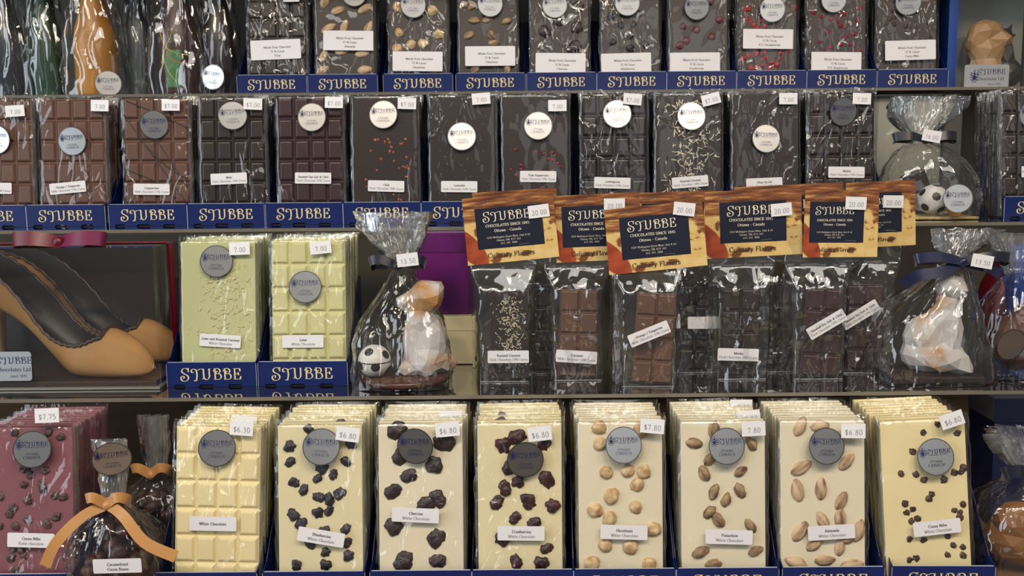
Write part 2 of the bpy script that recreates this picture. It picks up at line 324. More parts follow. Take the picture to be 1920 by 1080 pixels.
# ------------------------------------------------------------------ lettering: pen strokes on glyph skeletons
# cap height 7, x-height 4.6; '~' = smooth stroke, '_x,y' = short serif
G = {
'A': (6.6, "1,0 3.4,7;3.2,7 5.7,0;1.9,2.4 4.7,2.4;_1,0;_5.7,0"),
'B': (5.8, "1.2,0 1.2,7;~1.2,7 3.4,6.9 4.4,5.6 3.6,4 1.4,3.7;~1.4,3.7 4,3.5 5,1.9 4,0.2 1.2,0;_1,0;_1,7"),
'C': (6, "~5.2,5.6 4.4,6.7 3.2,7 1.6,6.2 0.8,3.6 1.6,0.9 3.3,0 4.6,0.4 5.4,1.6;5.2,5.2 5.2,7"),
'D': (6.6, "1.2,0 1.2,7;~1.2,7 3.6,6.9 5.3,5.8 5.9,3.5 5.2,1.2 3.6,0.1 1.2,0;_1,0;_1,7"),
'E': (5.4, "1.2,0 1.2,7;1.2,6.9 4.6,6.9;4.6,7 4.6,5.4;1.2,3.6 3.6,3.6;3.6,4.4 3.6,2.8;1.2,.1 4.8,.1;4.8,0 4.9,1.7;_1,0;_1,7"),
'F': (5, "1.2,0 1.2,7;1.2,6.9 4.6,6.9;4.6,7 4.6,5.4;1.2,3.6 3.6,3.6;3.6,4.4 3.6,2.8;_1.2,0;_1,7"),
'H': (6.8, "1.2,0 1.2,7;5.6,0 5.6,7;1.2,3.6 5.6,3.6;_1.2,0;_1.2,7;_5.6,0;_5.6,7"),
'I': (2.8, "1.4,0 1.4,7;_1.4,0;_1.4,7"),
'K': (6.4, "1.2,0 1.2,7;5.4,7 1.4,3;2.4,4 5.6,0;_1.2,0;_1.2,7;_5.2,7;_5.4,0"),
'L': (5.2, "1.2,0 1.2,7;1.2,.1 4.7,.1;4.7,0 4.8,1.9;_1.2,0;_1.2,7"),
'M': (8, "1.2,0 1.2,7;1.2,7 4,0.6;4,0.6 6.8,7;6.8,7 6.8,0;_1.2,0;_1,7;_6.8,0;_7,7"),
'N': (6.8, "1.2,0 1.2,7;1.2,7 5.6,0;5.6,0 5.6,7;_1.2,0;_1,7;_5.6,7"),
'O': (6.6, "~3.3,7 1.6,6.3 .8,3.5 1.6,.7 3.3,0 5,.7 5.8,3.5 5,6.3 3.3,7"),
'P': (5.4, "1.2,0 1.2,7;~1.2,7 3.4,6.9 4.7,5.3 3.6,3.5 1.2,3.2;_1.2,0;_1,7"),
'R': (6, "1.2,0 1.2,7;~1.2,7 3.4,6.9 4.5,5.4 3.6,3.8 1.2,3.5;2.7,3.5 5.4,0;_1.2,0;_1,7;_5.4,0"),
'S': (5, "~4.1,5.6 3.4,6.8 2.3,7 1,6.2 1,4.8 2.4,3.8 4,2.7 4.2,1.3 3.2,.1 2,0 .9,.8 .6,1.8;4.1,5.3 4.1,7;.6,1.9 .6,0"),
'T': (5.6, "2.8,0 2.8,7;.5,6.9 5.1,6.9;.5,7 .4,5.3;5.1,7 5.2,5.3;_2.8,0"),
'U': (6.6, "~1.2,7 1.2,2.4 1.8,.6 3.4,0 5,.6 5.5,2.4 5.5,7;_1.2,7;_5.5,7"),
'W': (9, ".6,7 2.7,0;2.7,0 4.6,7;4.4,7 6.5,0;6.5,0 8.5,7;_.6,7;_4.6,7;_8.5,7"),
'Y': (6.2, ".7,7 3.1,3.2;5.5,7 3.1,3.2;3.1,3.4 3.1,0;_.7,7;_5.5,7;_3.1,0"),
'a': (4.3, "~.7,3.8 1.2,4.5 2.1,4.6 2.9,4.1 3,3 3,.8 3.5,.1 4.1,.4;~3,2.8 1.6,2.3 .6,1.5 .7,.4 1.5,0 2.4,.4 3,1.1"),
'b': (4.9, "1,7 1,0;~1,3.6 1.7,4.4 2.7,4.6 3.8,3.8 4.2,2.3 3.7,.7 2.6,0 1.6,.2 1,.8;.2,6.9 1,6.9"),
'c': (4, "~3.5,3.6 2.9,4.4 2.2,4.6 1.1,3.9 .7,2.3 1.1,.7 2.2,0 3.1,.3 3.7,1.1"),
'd': (4.9, "3.7,7 3.7,0;~3.7,3.7 3,4.4 2.2,4.6 1,3.8 .6,2.3 1,.7 2,0 3,.4 3.7,1.2;2.9,6.9 3.7,6.9;3.7,.1 4.6,.1"),
'e': (4.2, "~.8,2.6 3.5,2.6 3.2,4 2.2,4.6 1.1,4 .7,2.3 1.2,.6 2.3,0 3.2,.3 3.7,1.1"),
'f': (3, "1.2,0 1.2,5;~1.2,5 1.5,6.5 2.3,7 3,6.5;.3,4.5 2.5,4.5;_1.2,0"),
'g': (4.5, "~2,4.6 1,4.1 .8,3.1 1.2,2.2 2.1,1.9 3,2.4 3.2,3.3 2.8,4.3 2,4.6;~1.2,2.1 .8,1.2 1.6,.7 3.2,.4 3.8,-.6 3.2,-1.7 1.9,-2 .7,-1.6 .6,-.6 1.4,.5;3,4.4 4.2,4.5"),
'h': (5, "1.1,7 1.1,0;~1.1,3.4 2,4.4 3,4.6 3.8,3.8 3.9,2.5 3.9,0;_1.1,0;_3.9,0;.3,6.9 1.1,6.9"),
'i': (2.6, "1.3,4.5 1.3,0;1.3,6.9 1.3,5.9;_1.3,0;.5,4.4 1.3,4.4"),
'k': (4.9, "1.1,7 1.1,0;4,4.5 1.2,2;1.9,2.6 4.2,0;_1.1,0;_3.9,4.5;_4.1,0;.3,6.9 1.1,6.9"),
'l': (2.6, "1.3,7 1.3,0;_1.3,0;.5,6.9 1.3,6.9"),
'm': (7.6, "1.1,4.5 1.1,0;~1.1,3.4 2,4.4 2.9,4.6 3.7,3.8 3.8,2.5 3.8,0;~3.8,3.4 4.7,4.4 5.6,4.6 6.4,3.8 6.5,2.5 6.5,0;_1.1,0;_3.8,0;_6.5,0;.3,4.4 1.1,4.4"),
'n': (5, "1.1,4.5 1.1,0;~1.1,3.4 2,4.4 3,4.6 3.8,3.8 3.9,2.5 3.9,0;_1.1,0;_3.9,0;.3,4.4 1.1,4.4"),
'o': (4.6, "~2.3,4.6 1.1,4 .7,2.3 1.1,.6 2.3,0 3.5,.6 3.9,2.3 3.5,4 2.3,4.6"),
'p': (4.9, "1.1,4.5 1.1,-2;~1.1,3.6 1.8,4.4 2.8,4.6 3.9,3.8 4.2,2.3 3.8,.7 2.7,0 1.7,.2 1.1,.8;_1.1,-2;.3,4.4 1.1,4.4"),
'r': (3.5, "1.1,4.5 1.1,0;~1.1,3 1.8,4.2 2.6,4.6 3.3,4.2;_1.1,0;.3,4.4 1.1,4.4"),
's': (3.7, "~3,3.6 2.5,4.4 1.8,4.6 .9,4.1 .9,3.2 1.9,2.5 2.9,1.8 3.1,.9 2.5,.1 1.7,0 .9,.4 .5,1.3"),
't': (3, "~1.2,6 1.2,1.2 1.6,.2 2.3,.1 2.9,.6;.3,4.5 2.6,4.5"),
'u': (5, "~1.1,4.5 1.1,1.6 1.4,.4 2.2,0 3.1,.4 3.9,1.4;3.9,4.5 3.9,0;.3,4.4 1.1,4.4;3.1,4.4 3.9,4.4;3.9,.1 4.7,.1"),
'v': (4.7, ".7,4.5 2.3,0;2.3,0 4,4.5;_.7,4.5;_4,4.5"),
'w': (6.8, ".6,4.5 2.1,0;2.1,0 3.5,4.5;3.4,4.5 4.8,0;4.8,0 6.2,4.5;_.6,4.5;_6.2,4.5"),
'y': (4.7, ".7,4.5 2.4,0;~4,4.5 2.4,0 1.6,-1.6 .8,-2 .4,-1.6;_.7,4.5;_4,4.5"),
'z': (4.2, ".7,4.4 3.5,4.4;3.5,4.4 .7,.1;.7,.1 3.6,.1;.7,4.5 .6,3.4;3.6,0 3.7,1.2"),
'0': (4.8, "~2.4,7 1.1,6.2 .8,3.5 1.1,.8 2.4,0 3.7,.8 4,3.5 3.7,6.2 2.4,7"),
'1': (4.8, "2.6,7 2.6,0;1.2,5.8 2.6,6.9;_2.6,0"),
'2': (4.8, "~1,5.6 1.4,6.7 2.5,7 3.6,6.2 3.5,4.6 2.2,2.2 .8,.1;.8,.1 4,.1;4,0 4.1,1.2"),
'3': (4.8, "~1,6 2.2,7 3.5,6.3 3.3,4.6 1.9,3.8;~1.9,3.8 3.5,3.3 3.9,1.8 3,.3 1.8,0 .8,.8"),
'4': (4.8, "3.2,7 3.2,0;3.2,7 .6,2.1;.6,2.1 4.3,2.1"),
'5': (4.8, "1.4,7 3.8,7;1.4,7 1.2,4;~1.2,4 2.6,4.2 3.8,3.2 3.8,1.4 2.8,.2 1.6,0 .8,.7"),
'6': (4.8, "~3.7,6.6 2.4,6.4 1.2,4.6 .9,2.2 1.4,.5 2.5,0 3.7,.8 3.9,2.4 3.2,3.8 2.2,4 1.2,3"),
'7': (4.8, ".8,6.9 4.1,6.9;4.1,6.9 2,0;.8,7 .7,5.8"),
'8': (4.8, "~2.4,7 1.2,6.2 1.2,4.8 2.4,3.8 3.8,2.7 3.9,1.2 2.4,0 .9,1 .9,2.5 2.2,3.8 3.6,4.9 3.5,6.3 2.4,7"),
'9': (4.8, "~1.1,.4 2.4,.6 3.6,2.4 3.9,4.8 3.4,6.5 2.3,7 1.1,6.2 .9,4.6 1.6,3.2 2.6,3 3.6,4"),
'.': (2.4, "1.2,0 1.2,.9"), ',': (2.4, "1.3,.8 .8,-1.2"), '-': (3.4, ".6,2.4 2.8,2.4;.6,2.7 2.8,2.7"), '/': (3.6, ".4,-.4 3.2,7.2"),
'%': (7.6, "~1.8,7 .8,6 .8,4.4 1.8,3.5 2.8,4.4 2.8,6 1.8,7;~5.8,3.5 4.8,2.5 4.8,1 5.8,0 6.8,1 6.8,2.5 5.8,3.5;1.6,0 6,7"),
'&': (7.4, "~6.4,3.8 5,1.2 3,0 1.2,.6 .9,2.2 2.4,3.6 3.8,5 3.8,6.4 2.8,7 1.9,6.2 2.2,4.6 4,1.8 5.6,.2 7,.6"),
'#': (5.4, "1.8,7 1.4,0;4,7 3.6,0;.6,4.7 4.9,4.7;.4,2.3 4.7,2.3"),
'$': (4.8, "~4,5.4 3.4,6.2 2.3,6.4 1.1,5.7 1.1,4.4 2.4,3.5 3.8,2.6 3.9,1.4 3,.6 1.9,.5 .9,1.2;2.4,7.4 2.4,-.5"),
' ': (2.8, ""),
}
LOGO = {
'S': (6.9, "~5.2,5.4 4.9,6.7 3.7,7.3 2.2,7.1 1.2,6 1.4,4.7 2.8,3.7 4.5,2.7 5.2,1.3 4.6,-.2 3,-1 1.3,-.7 .4,.6 .8,2 2,2.2 2.5,1.3 1.8,.7;5.2,5 5.3,7.5"),
'T': (5.2, "~1.2,4.9 .2,4.5 -.5,5.3 -.2,6.4 1,6.8 2.6,6.3 4.2,6.3 5.5,7.1;~2.6,6.4 3,3.6 2.8,1 2,-1;.9,-.9 3.2,-.4;.9,-.7 3.2,-.2"),
'U': (6.5, "~1.2,7 1.3,3 1.6,1 2.8,-.1 4.2,.5 4.9,2;4.9,7 4.9,1.6;~1.3,7 .7,6.7 .1,6.9;4.2,6.9 5.7,6.9;~1.3,1.6 .9,.6 .2,.2"),
'B': (5.5, "1.3,0 1.3,7;.4,6.9 1.3,6.9;.4,.1 1.3,.1;~1.3,7 3.2,7 4.4,5.9 4.1,4.4 2.8,3.6 1.9,4.2 2.2,5.2 3,5;~2.6,3.7 4.4,3.3 5.1,1.7 4.1,.2 1.3,0;~1.3,5.4 .6,6 .4,5.2"),
'E': (5.4, "1.3,0 1.3,7;.4,6.9 4.4,6.9;4.4,7 4.7,5.2;1.3,3.6 3.4,3.6;3.4,4.5 3.6,2.7;.4,.1 4.6,.1;4.6,0 5.1,2"),
}
def pen(pts, thick, lo, v, f, ang=12.0):
    P = [Vector(p) for p in pts]; L = len(P); b = len(v)
    for i, p in enumerate(P):
        t = P[min(i + 1, L - 1)] - P[max(i - 1, 0)]
        if t.length < 1e-6: t = Vector((0, 1))
        t.normalize()
        wd = thick * max(lo, abs(math.sin(math.atan2(t.y, t.x) - R(ang))))
        n = Vector((-t.y, t.x)) * wd / 2
        v.append(p + n); v.append(p - n)
    for i in range(L - 1):
        f.append((b + 2 * i, b + 2 * i + 1, b + 2 * i + 3, b + 2 * i + 2))
def text_width(s, font, track):
    return sum(font.get(c, G.get(c, G[' ']))[0] + track for c in s)
TXT = {}
def text_mesh(lines, bold=0.9, height=0.0025, leading=1.75, font=None, lo=0.3, track=0.25, bolds=None, heights=None, mono=False):
    """lines centred at the origin in the xz plane, cap height in metres"""
    key = (tuple(lines), bold, height, leading, id(font), lo, track, str(bolds), str(heights), mono)
    if key in TXT: return TXT[key]
    font = font or G; V = []; Fc = []
    hs = heights or [height] * len(lines)
    zs = []; z = 0
    for i, s in enumerate(lines):
        zs.append(z); z -= leading * (hs[min(i + 1, len(hs) - 1)])
    mid = (zs[0] + hs[0] + zs[-1]) / 2
    for i, s in enumerate(lines):
        sc_ = hs[i] / 7.0; bw = (bolds[i] if bolds else bold)
        x = -text_width(s, font, track) * sc_ / 2
        for ch in s:
            adv, spec = font.get(ch, G.get(ch, G[' ']))
            v = []; f = []
            for st in [q for q in spec.split(';') if q]:
                if st[0] == '_':
                    a, b_ = map(float, st[1:].split(',')); yy = min(max(b_, .12), 6.9) if b_ != 4.5 else 4.4
                    pen([(a - .75 - bw * .2, yy), (a + .75 + bw * .2, yy)], max(.26, bw * .32), 1.0, v, f)
                    continue
                sm = st[0] == '~'
                P = [tuple(map(float, q.split(','))) for q in st.lstrip('~').split()]
                if sm: P = catmull(P, 4)
                pen(P, bw, lo, v, f)
            b = len(V)
            V += [(x + p[0] * sc_, 0, zs[i] - mid + p[1] * sc_) for p in v]
            Fc += [tuple(b + k for k in q) for q in f]
            x += (adv + track) * sc_
    me = pydata('lettering', V, Fc)
    TXT[key] = me
    return me
def crest_mesh(s):
    """small shield with helmet, mantling leaves and supporters"""
    v = []; f = []
    def poly(P):
        b = len(v); v.extend([(x * s, 0, z * s) for x, z in P]); f.append(tuple(range(b, b + len(P))))
    poly([(-.22, .1), (-.22, -.25), (0, -.5), (.22, -.25), (.22, .1)])
    poly([(-.1, .14), (-.14, .34), (0, .46), (.14, .34), (.1, .14)])
    poly([(-.05, .5), (0, .8), (.05, .5)]); poly([(-.1, .5), (-.2, .7), (-.04, .52)]); poly([(.1, .5), (.2, .7), (.04, .52)])
    for q in (-1, 1):
        poly([(q * .16, .3), (q * .45, .5), (q * .32, .26)][::q]); poly([(q * .2, .18), (q * .55, .2), (q * .34, .04)][::q])
        poly([(q * .26, 0), (q * .5, -.12), (q * .28, -.18)][::q]); poly([(q * .26, -.28), (q * .46, -.44), (q * .14, -.46)][::q])
        poly([(q * .1, -.52), (q * .3, -.7), (q * .02, -.62)][::q])
    return pydata('crest', v, f)
CREST = crest_mesh(0.0062)
CREST_BIG = crest_mesh(0.0115)

# ------------------------------------------------------------------ shared meshes
BW, BH, BT = 0.073, 0.141, 0.0062
def frustum(name, w_, h_, d, inset, rnd):
    v = []; f = []
    rings = [(0, 0), (rnd * 0.5, d * 0.15), (inset, d * 0.9), (inset + rnd, d)]
    for ins, y in rings:
        a, b = w_ / 2 - ins, h_ / 2 - ins
        v += [(-a, -y, -b), (a, -y, -b), (a, -y, b), (-a, -y, b)]
    for k in range(len(rings) - 1):
        for i in range(4):
            j = (i + 1) % 4; f.append((k * 4 + i, k * 4 + j, k * 4 + 4 + j, k * 4 + 4 + i))
    f.append((12, 13, 14, 15))
    return pydata(name, v, f)
SQ = frustum('square', 0.0172, 0.0224, 0.0024, 0.0022, 0.0010)
SQ_S = frustum('square', 0.0185, 0.0188, 0.0022, 0.0014, 0.0006)
SLAB = box('slab', -BW / 2, BW / 2, 0, BT, 0, BH, 0.0009)
SLAB_M = box('slab', -BW / 2, BW / 2, 0.0022, BT, 0, BH, 0.0009)
SLAB_REAR_M = None
def rear_molded():
    v, f = box_geo(-BW / 2, BW / 2, 0.0022, BT, 0, BH)
    for i in range(4):
        for j in range(6):
            cx = -BW / 2 + 0.0182 * (i + .5); cz = BH * (j + .5) / 6; b = len(v)
            v += [(p.co.x + cx, p.co.y + 0.0022, p.co.z + cz) for p in SQ.vertices]
            f += [tuple(b + q for q in p.vertices) for p in SQ.polygons]
    return pydata('slab', v, f)
SLAB_REAR_M = rear_molded()

def wrapper(name, w_, h_, yf, yb, seed, nx=14, nz=30, amp=0.0006, fin=0.006, side=0.0022, bot=0.0, taper=0.0, ff=0.77, bevel=0.0):
    """clear flow-wrap around a slab: one closed tube, flattened to a seal at the top"""
    prof = []
    for i in range(nx + 1): prof.append((-1 + 2 * i / nx, 0.0))
    ns = 3
    for i in range(1, ns + 1): prof.append((1.0, i / (ns + 1)))
    for i in range(5): prof.append((1 - 2 * i / 4, 1.0))
    for i in range(1, ns + 1): prof.append((-1.0, 1 - i / (ns + 1)))
    n = len(prof); v = []; f = []
    for k in range(nz + 1):
        u = k / nz; z = bot + (h_ + fin - bot) * u
        top = max(0.0, (z - h_) / fin) if fin else 0.0
        top = min(1.0, top / ff)
        for a, b in prof:
            hw = w_ / 2 + side + 0.0012 * noise.noise(Vector((seed * 3.1, z * 90, a * 2))) * (1 + top)
            hw -= taper * u
            hw *= 1 - bevel * (1 - b) * (1 - top)
            x = a * hw; ym = (yf + yb) / 2
            y = yf + (yb - yf) * b
            p = Vector((x * 34 + seed * 5.3, b * 3.0, z * 20 + seed * 2.1))
            r = 1 - abs(noise.noise(p)); r2 = 1 - abs(noise.noise(p * 2.3 + Vector((x * 20, 0, 4))))
            d = amp * (r ** 6 * 1.6 + r2 ** 8 * 0.9)
            edge = max(0.0, (abs(a) - 0.9) / 0.1)
            if b == 0: y = yf - d + edge * 0.0016
            elif abs(a) == 1: x += math.copysign(0.0016 * noise.noise(Vector((b * 5, z * 60, seed))) , a)
            y = y + (ym - y) * top * 0.92
            v.append((x, y, z + top * 0.0012 * noise.noise(Vector((x * 120, seed, 0)))))
    for k in range(nz):
        for i in range(n):
            j = (i + 1) % n; f.append((k * n + i, k * n + j, (k + 1) * n + j, (k + 1) * n + i))
    return pydata(name, v, f, True)
WRAPS = [wrapper('wrapper', BW, BH, -0.0008, BT + 0.0008, s, amp=0.0004, nx=22, nz=46) for s in range(6)]
WRAPS_NUT = [wrapper('wrapper', BW, BH, -0.0040, BT + 0.0008, s + 10, amp=0.0004, nx=22, nz=46) for s in range(4)]
WRAPS_REAR = [wrapper('wrapper', BW, BH, -0.0007, BT + 0.0003, s + 20, nx=6, nz=16, amp=0.0003, side=0.0024, fin=0.0028) for s in range(5)]

def seam(seed, sgn):
    v = []; f = []; nz = 40
    for k in range(nz + 1):
        z = .002 + (BH + .002) * k / nz
        a = .0014 * noise.noise(Vector((seed * 3.3, z * 55, 0))); b = .0010 * noise.noise(Vector((seed * 3.3 + 9, z * 90, 2)))
        for u, y in ((0, -.0004), (.5, .0012), (1, .0052)):
            v.append((sgn * (BW / 2 + .0004 + .0022 * u + a * (.3 + u) * .6), y + b * u, z))
    for k in range(nz):
        for i in range(2): f.append((k * 3 + i, k * 3 + i + 1, k * 3 + i + 4, k * 3 + i + 3))
    return pydata('side_seam', v, f, True)
SEAMS_L = [seam(s, -1) for s in range(4)]; SEAMS_R = [seam(s + 7, 1) for s in range(4)]
def blob(name, sx, sy, sz, amp, fr, seed, sub=2, tip=0.0, smooth=True):
    bm = bmesh.new(); bmesh.ops.create_icosphere(bm, subdivisions=sub, radius=1.0)
    for q in bm.verts:
        p = q.co.copy(); d = 1 + amp * noise.noise(p * fr + Vector((seed * 7.7, seed, 0))) + amp * .5 * noise.noise(p * fr * 2.2 + Vector((0, seed * 3.3, 5)))
        t = 1 - tip * max(0, p.z)
        q.co = Vector((p.x * sx * d * t, p.y * sy * d * t, p.z * sz * (d + tip * .25 * max(0, p.z))))
    me = bpy.data.meshes.new(name); bm.to_mesh(me); bm.free()
    if smooth: me.polygons.foreach_set('use_smooth', [True] * len(me.polygons))
    return me
BITS = {
 'dried_blueberry': ([blob('dried_blueberry', .0046, .0030, .0046, .50, 1.05, s, sub=3) for s in range(4)], BERRY),
 'dried_cherry': ([blob('dried_cherry', .0078, .0034, .0082, .42, 1.05, s, sub=3) for s in range(4)], CHERRY),
 'dried_cranberry': ([blob('dried_cranberry', .0054, .0032, .0058, .50, 1.1, s, sub=3) for s in range(4)], CRAN),
 'red_cranberry': ([blob('red_cranberry', .0054, .0030, .0050, .34, 1.9, s) for s in range(3)], REDCRAN),
 'hazelnut': ([blob('hazelnut', .0066, .0046, .0066, .18, 1.6, s, tip=.16, sub=3) for s in range(3)], HAZEL),
 'almond': ([blob('almond', .0054, .0038, .0094, .10, 1.4, s, tip=.22, sub=3) for s in range(3)], ALMOND),
 'pistachio': ([blob('pistachio', .0046, .0038, .0070, .22, 1.4, s, tip=.16, sub=3) for s in range(4)], PIST),
 'cocoa_nib': ([blob('cocoa_nib', .0042, .0026, .0036, .5, 1.6, s, sub=2, smooth=False) for s in range(5)], NIB),
 'strawberry_piece': ([blob('strawberry_piece', .0036, .0026, .0034, .5, 1.5, s, sub=1, smooth=False) for s in range(4)], REDBIT),
 'raspberry_piece': ([blob('raspberry_piece', .0036, .0026, .0034, .5, 1.5, s + 5, sub=1) for s in range(4)], RASP),
 'chili_flake': ([blob('chili_flake', .0020, .0012, .0020, .5, 1.5, s, sub=1, smooth=False) for s in range(4)], FLAKE),
 'pink_peppercorn': ([blob('pink_peppercorn', .0021, .0018, .0021, .2, 1.5, s, sub=1) for s in range(3)], PEPPER),
}
STICK = flat('round_sticker', circ(0.0158), 0.00025)
RIM = pydata('rim', *(lambda n, r0, r1: ([(r * math.cos(2 * math.pi * i / n), -0.0003, r * math.sin(2 * math.pi * i / n)) for r in (r0, r1) for i in range(n)],
      [(i, (i + 1) % n, n + (i + 1) % n, n + i) for i in range(n)]))(40, 0.0150, 0.0158))
LAB = flat('name_label', rrect(0.0405, 0.0124, 0.0012), 0.0002)
LAB_BIG = flat('name_label', rrect(0.0630, 0.0245, 0.0012), 0.0002)
TAGM = flat('price_tag', [(-.0102, -.0062), (-.0080, -.0060), (-.0055, -.0062), (.0102, -.0062), (.0102, .0062), (-.0102, .0062)], 0.0002)
LOGO_T = dict(font=LOGO, lo=0.34, track=0.75)

def sticker(parent, x, z, y, rot=0.0, tiltx=0.0, tiltz=0.0, ink=NAVYINK, bare=False):
    y -= .0150 * max(abs(math.sin(tiltx)), abs(math.sin(tiltz)))
    s = link('round_sticker', STICK, SILVER, parent, (x, y, z), (tiltx, R(rot), tiltz))
    link('rim', RIM, SILVER_RIM, s)
    if not bare:
        link('lettering', text_mesh(['STUBBE'], 0.95, 0.0038, **LOGO_T), ink, s, (0.0026, -0.0005, 0.0046))
        link('lettering', text_mesh(['Chocolates since 1845'], 0.7, 0.0012, track=.35), ink, s, (0.0026, -0.0005, 0.0018))
        link('lettering', text_mesh(['OTTAWA', 'CANADA'], 0.75, 0.0023, leading=1.3, heights=[.0019, .0025]), ink, s, (0, -0.0005, -0.0056))
        link('crest', CREST, ink, s, (-0.0108, -0.0005, 0.0042))
    return s
def price(parent, x, z, y, text, rot=0.0, tilt=0.0):
    s = link('price_tag', TAGM, TAGP, parent, (x, y, z), (0, R(rot), tilt))
    if text: link('lettering', text_mesh([text], 0.75, 0.0044, lo=0.8, track=0.5), GREYINK, s, (0.0004, -0.0004, -0.0012))
    return s
def name_label(parent, x, z, y, lines, rot=0.0, big=False, reg2=True, dx=0.0, dz=0.0):
    s = link('name_label', LAB_BIG if big else LAB, WHITE, parent, (x, y, z), (0, R(rot), 0))
    if not lines[0]: return s
    if big:
        link('lettering', text_mesh(lines, 1.15, 0.0026, leading=2.0), INK, s, (0.002, -0.0004, -0.0022))
    elif len(lines) == 1:
        link('lettering', text_mesh(lines, 1.3, 0.0024), INK, s, (0, -0.0004, 0))
    else:
        w0 = max(text_width(l, G, .25) for l in lines)
        h1 = min(0.0024, 0.0375 / w0 * 7)
        link('lettering', text_mesh(lines, bolds=[1.35, 0.8 if reg2 else 1.3], heights=[h1, h1], leading=1.75), INK, s, (0.0004 + dx, -0.0004, -0.0006 + dz))
    return s
def bits(parent, kind, M, pixels, y0, name=None, angs=None, scale=1.0):
    ms, m = BITS[kind]
    for i, (px, py) in enumerate(pixels):
        x, z = at_local(M, px, py, y0)
        if not (-BW / 2 + .002 < x < BW / 2 - .002 and 0.003 < z < BH - .003): 
            x = max(-BW / 2 + .003, min(BW / 2 - .003, x)); z = max(.004, min(BH - .004, z))
        a = angs[i] if angs else rng.uniform(0, 360)
        k = scale * rng.uniform(.88, 1.12)
        link(name or kind, rng.choice(ms), m, parent, (x, y0, z), (0, R(a), 0), k)
def shreds(name, area_fn, n, m, parent, y, L=(.003, .007), wd=.0006, seed=1):
    r = random.Random(seed); v = []; f = []
    for _ in range(n):
        x, z = area_fn(r); a = r.uniform(0, math.pi); l = r.uniform(*L); c = r.uniform(-.5, .5) * l * .5
        dx, dz = math.cos(a), math.sin(a)
        pts = [(x - dx * l / 2, y, z - dz * l / 2), (x - dz * c * .6, y - r.uniform(0, .0010), z + dx * c * .6), (x + dx * l / 2, y, z + dz * l / 2)]
        tube_geo(pts, wd * r.uniform(.6, 1.1), 4, v, f)
    o = link(name, pydata(name, v, f), m, parent); o['kind'] = 'stuff'
    return o

# ------------------------------------------------------------------ the setting: back wall and stepped glass shelves
S = {4: CAM_Z - .376, 3: CAM_Z - .2225, 2: CAM_Z - .075, 1: CAM_Z + .078}
YF = {4: .813, 3: .956, 2: 1.111, 1: 1.275}
EDGE = {4: .66, 3: .912, 2: 1.062, 1: 1.238}
WALL_Y = 1.52
o = link('wall_back', box('wall_back', -1.6, 1.6, WALL_Y, WALL_Y + .1, 0, 2.4), WALLM); o['kind'] = 'structure'
o = link('floor', box('floor', -2.6, 2.6, -2.2, WALL_Y + .1, -.05, 0), mat('floor_boards', (96, 78, 62), .5, var=.15, vscale=4)); o['kind'] = 'structure'
LEVEL = {1: 'highest', 2: 'second highest', 3: 'third'}
for k in (1, 2, 3):
    t = thing('glass_shelf', f'clear glass shelf carrying the {["", "top row of dark fruit bars and bottles", "row of seven-dollar milk and dark bars", "row of lime bars, carded bags and shoes"][k]}', 'shelf',
              Matrix.Translation((0, EDGE[k], S[k])))
    link('pane', box('pane', -1.15, 1.15, 0, WALL_Y - EDGE[k], -.0034, 0), GLASS, t)
    link('front_edge', box('front_edge', -1.15, 1.15, -.0006, 0, -.0034, 0), mat('glass_edge', (112, 108, 98), .2, spec=.7), t)
t = thing('unseen_shade_board', 'wooden board added out of view to shade the top row', 'board', Matrix.Translation((0, 1.10, S[1] + .250)))  # board added out of view to cut the overhead light on the upper rows
link('board', box('board', -1.15, 1.15, 0, WALL_Y - 1.10, 0, .03, .002), WOOD, t); link('lip', box('lip', -1.15, 1.15, -.004, 0, -.02, .03, .001), WOOD, t)
t = thing('wooden_shelf', 'brown wooden base shelf under the bottom row of white chocolate bars', 'shelf', Matrix.Translation((0, EDGE[4], 0)))
link('top_board', box('top_board', -1.15, 1.15, 0, WALL_Y - EDGE[4], S[4] - .03, S[4], .002), WOOD, t)
link('plinth', box('plinth', -1.12, 1.12, .04, WALL_Y - EDGE[4], 0, S[4] - .03), WOOD, t)

# ------------------------------------------------------------------ navy display trays
TW, TD, TH = .0875, .088, .0245
def front_panel_mesh(w_, h_):
    a = w_ / 2; c = .0016
    P = [(-a, .0), (-a * .86, 0), (-a * .83, .0022), (-a * .62, .0022), (-a * .59, 0), (-a * .3, 0), (-a * .27, .0022), (a * .02, .0022), (a * .05, 0), (a * .36, 0), (a * .39, .0022), (a * .66, .0022), (a * .69, 0), (a, 0),
         (a, h_ - c), (a - c, h_), (-a + c, h_), (-a, h_ - c)]
    return flat('front_panel', P, .0007)
FRONT = front_panel_mesh(TW, TH)
def side_mesh():
    P = [(0, 0), (TD, 0), (TD, .098), (.078, .098), (.012, TH + .004), (0, TH)]
    v = [(0, y, z) for y, z in P] + [(.0006, y, z) for y, z in P]; n = len(P)
    f = [tuple(range(n)), tuple(range(2 * n - 1, n - 1, -1))] + [(i, i + n, (i + 1) % n + n, (i + 1) % n) for i in range(n)]
    return pydata('side_panel', v, f)
SIDE = side_mesh()
BACKP = box('back_panel', -TW / 2, TW / 2, TD - .0006, TD, 0, .098)
FLOORP = box('floor_panel', -TW / 2 + .001, TW / 2 - .001, .001, TD - .001, .0002, .0008)
FLOORP4 = box('floor_panel', -TW / 2 + .001, TW / 2 - .001, .001, TD - .001, .0002, .0058)
EDGES = pydata('cut_edge', *box_geo(-TW / 2 + .0016, TW / 2 - .0016, -.0008, .0002, TH - .0001, TH + .0003,
        *box_geo(TW / 2 - .0001, TW / 2 + .0002, -.0008, .0002, 0, TH - .0016, *box_geo(-TW / 2 - .0002, -TW / 2 + .0001, -.0008, .0002, 0, TH - .0016))))
LOGO_M = text_mesh(['STUBBE'], .95, .0108, **LOGO_T)
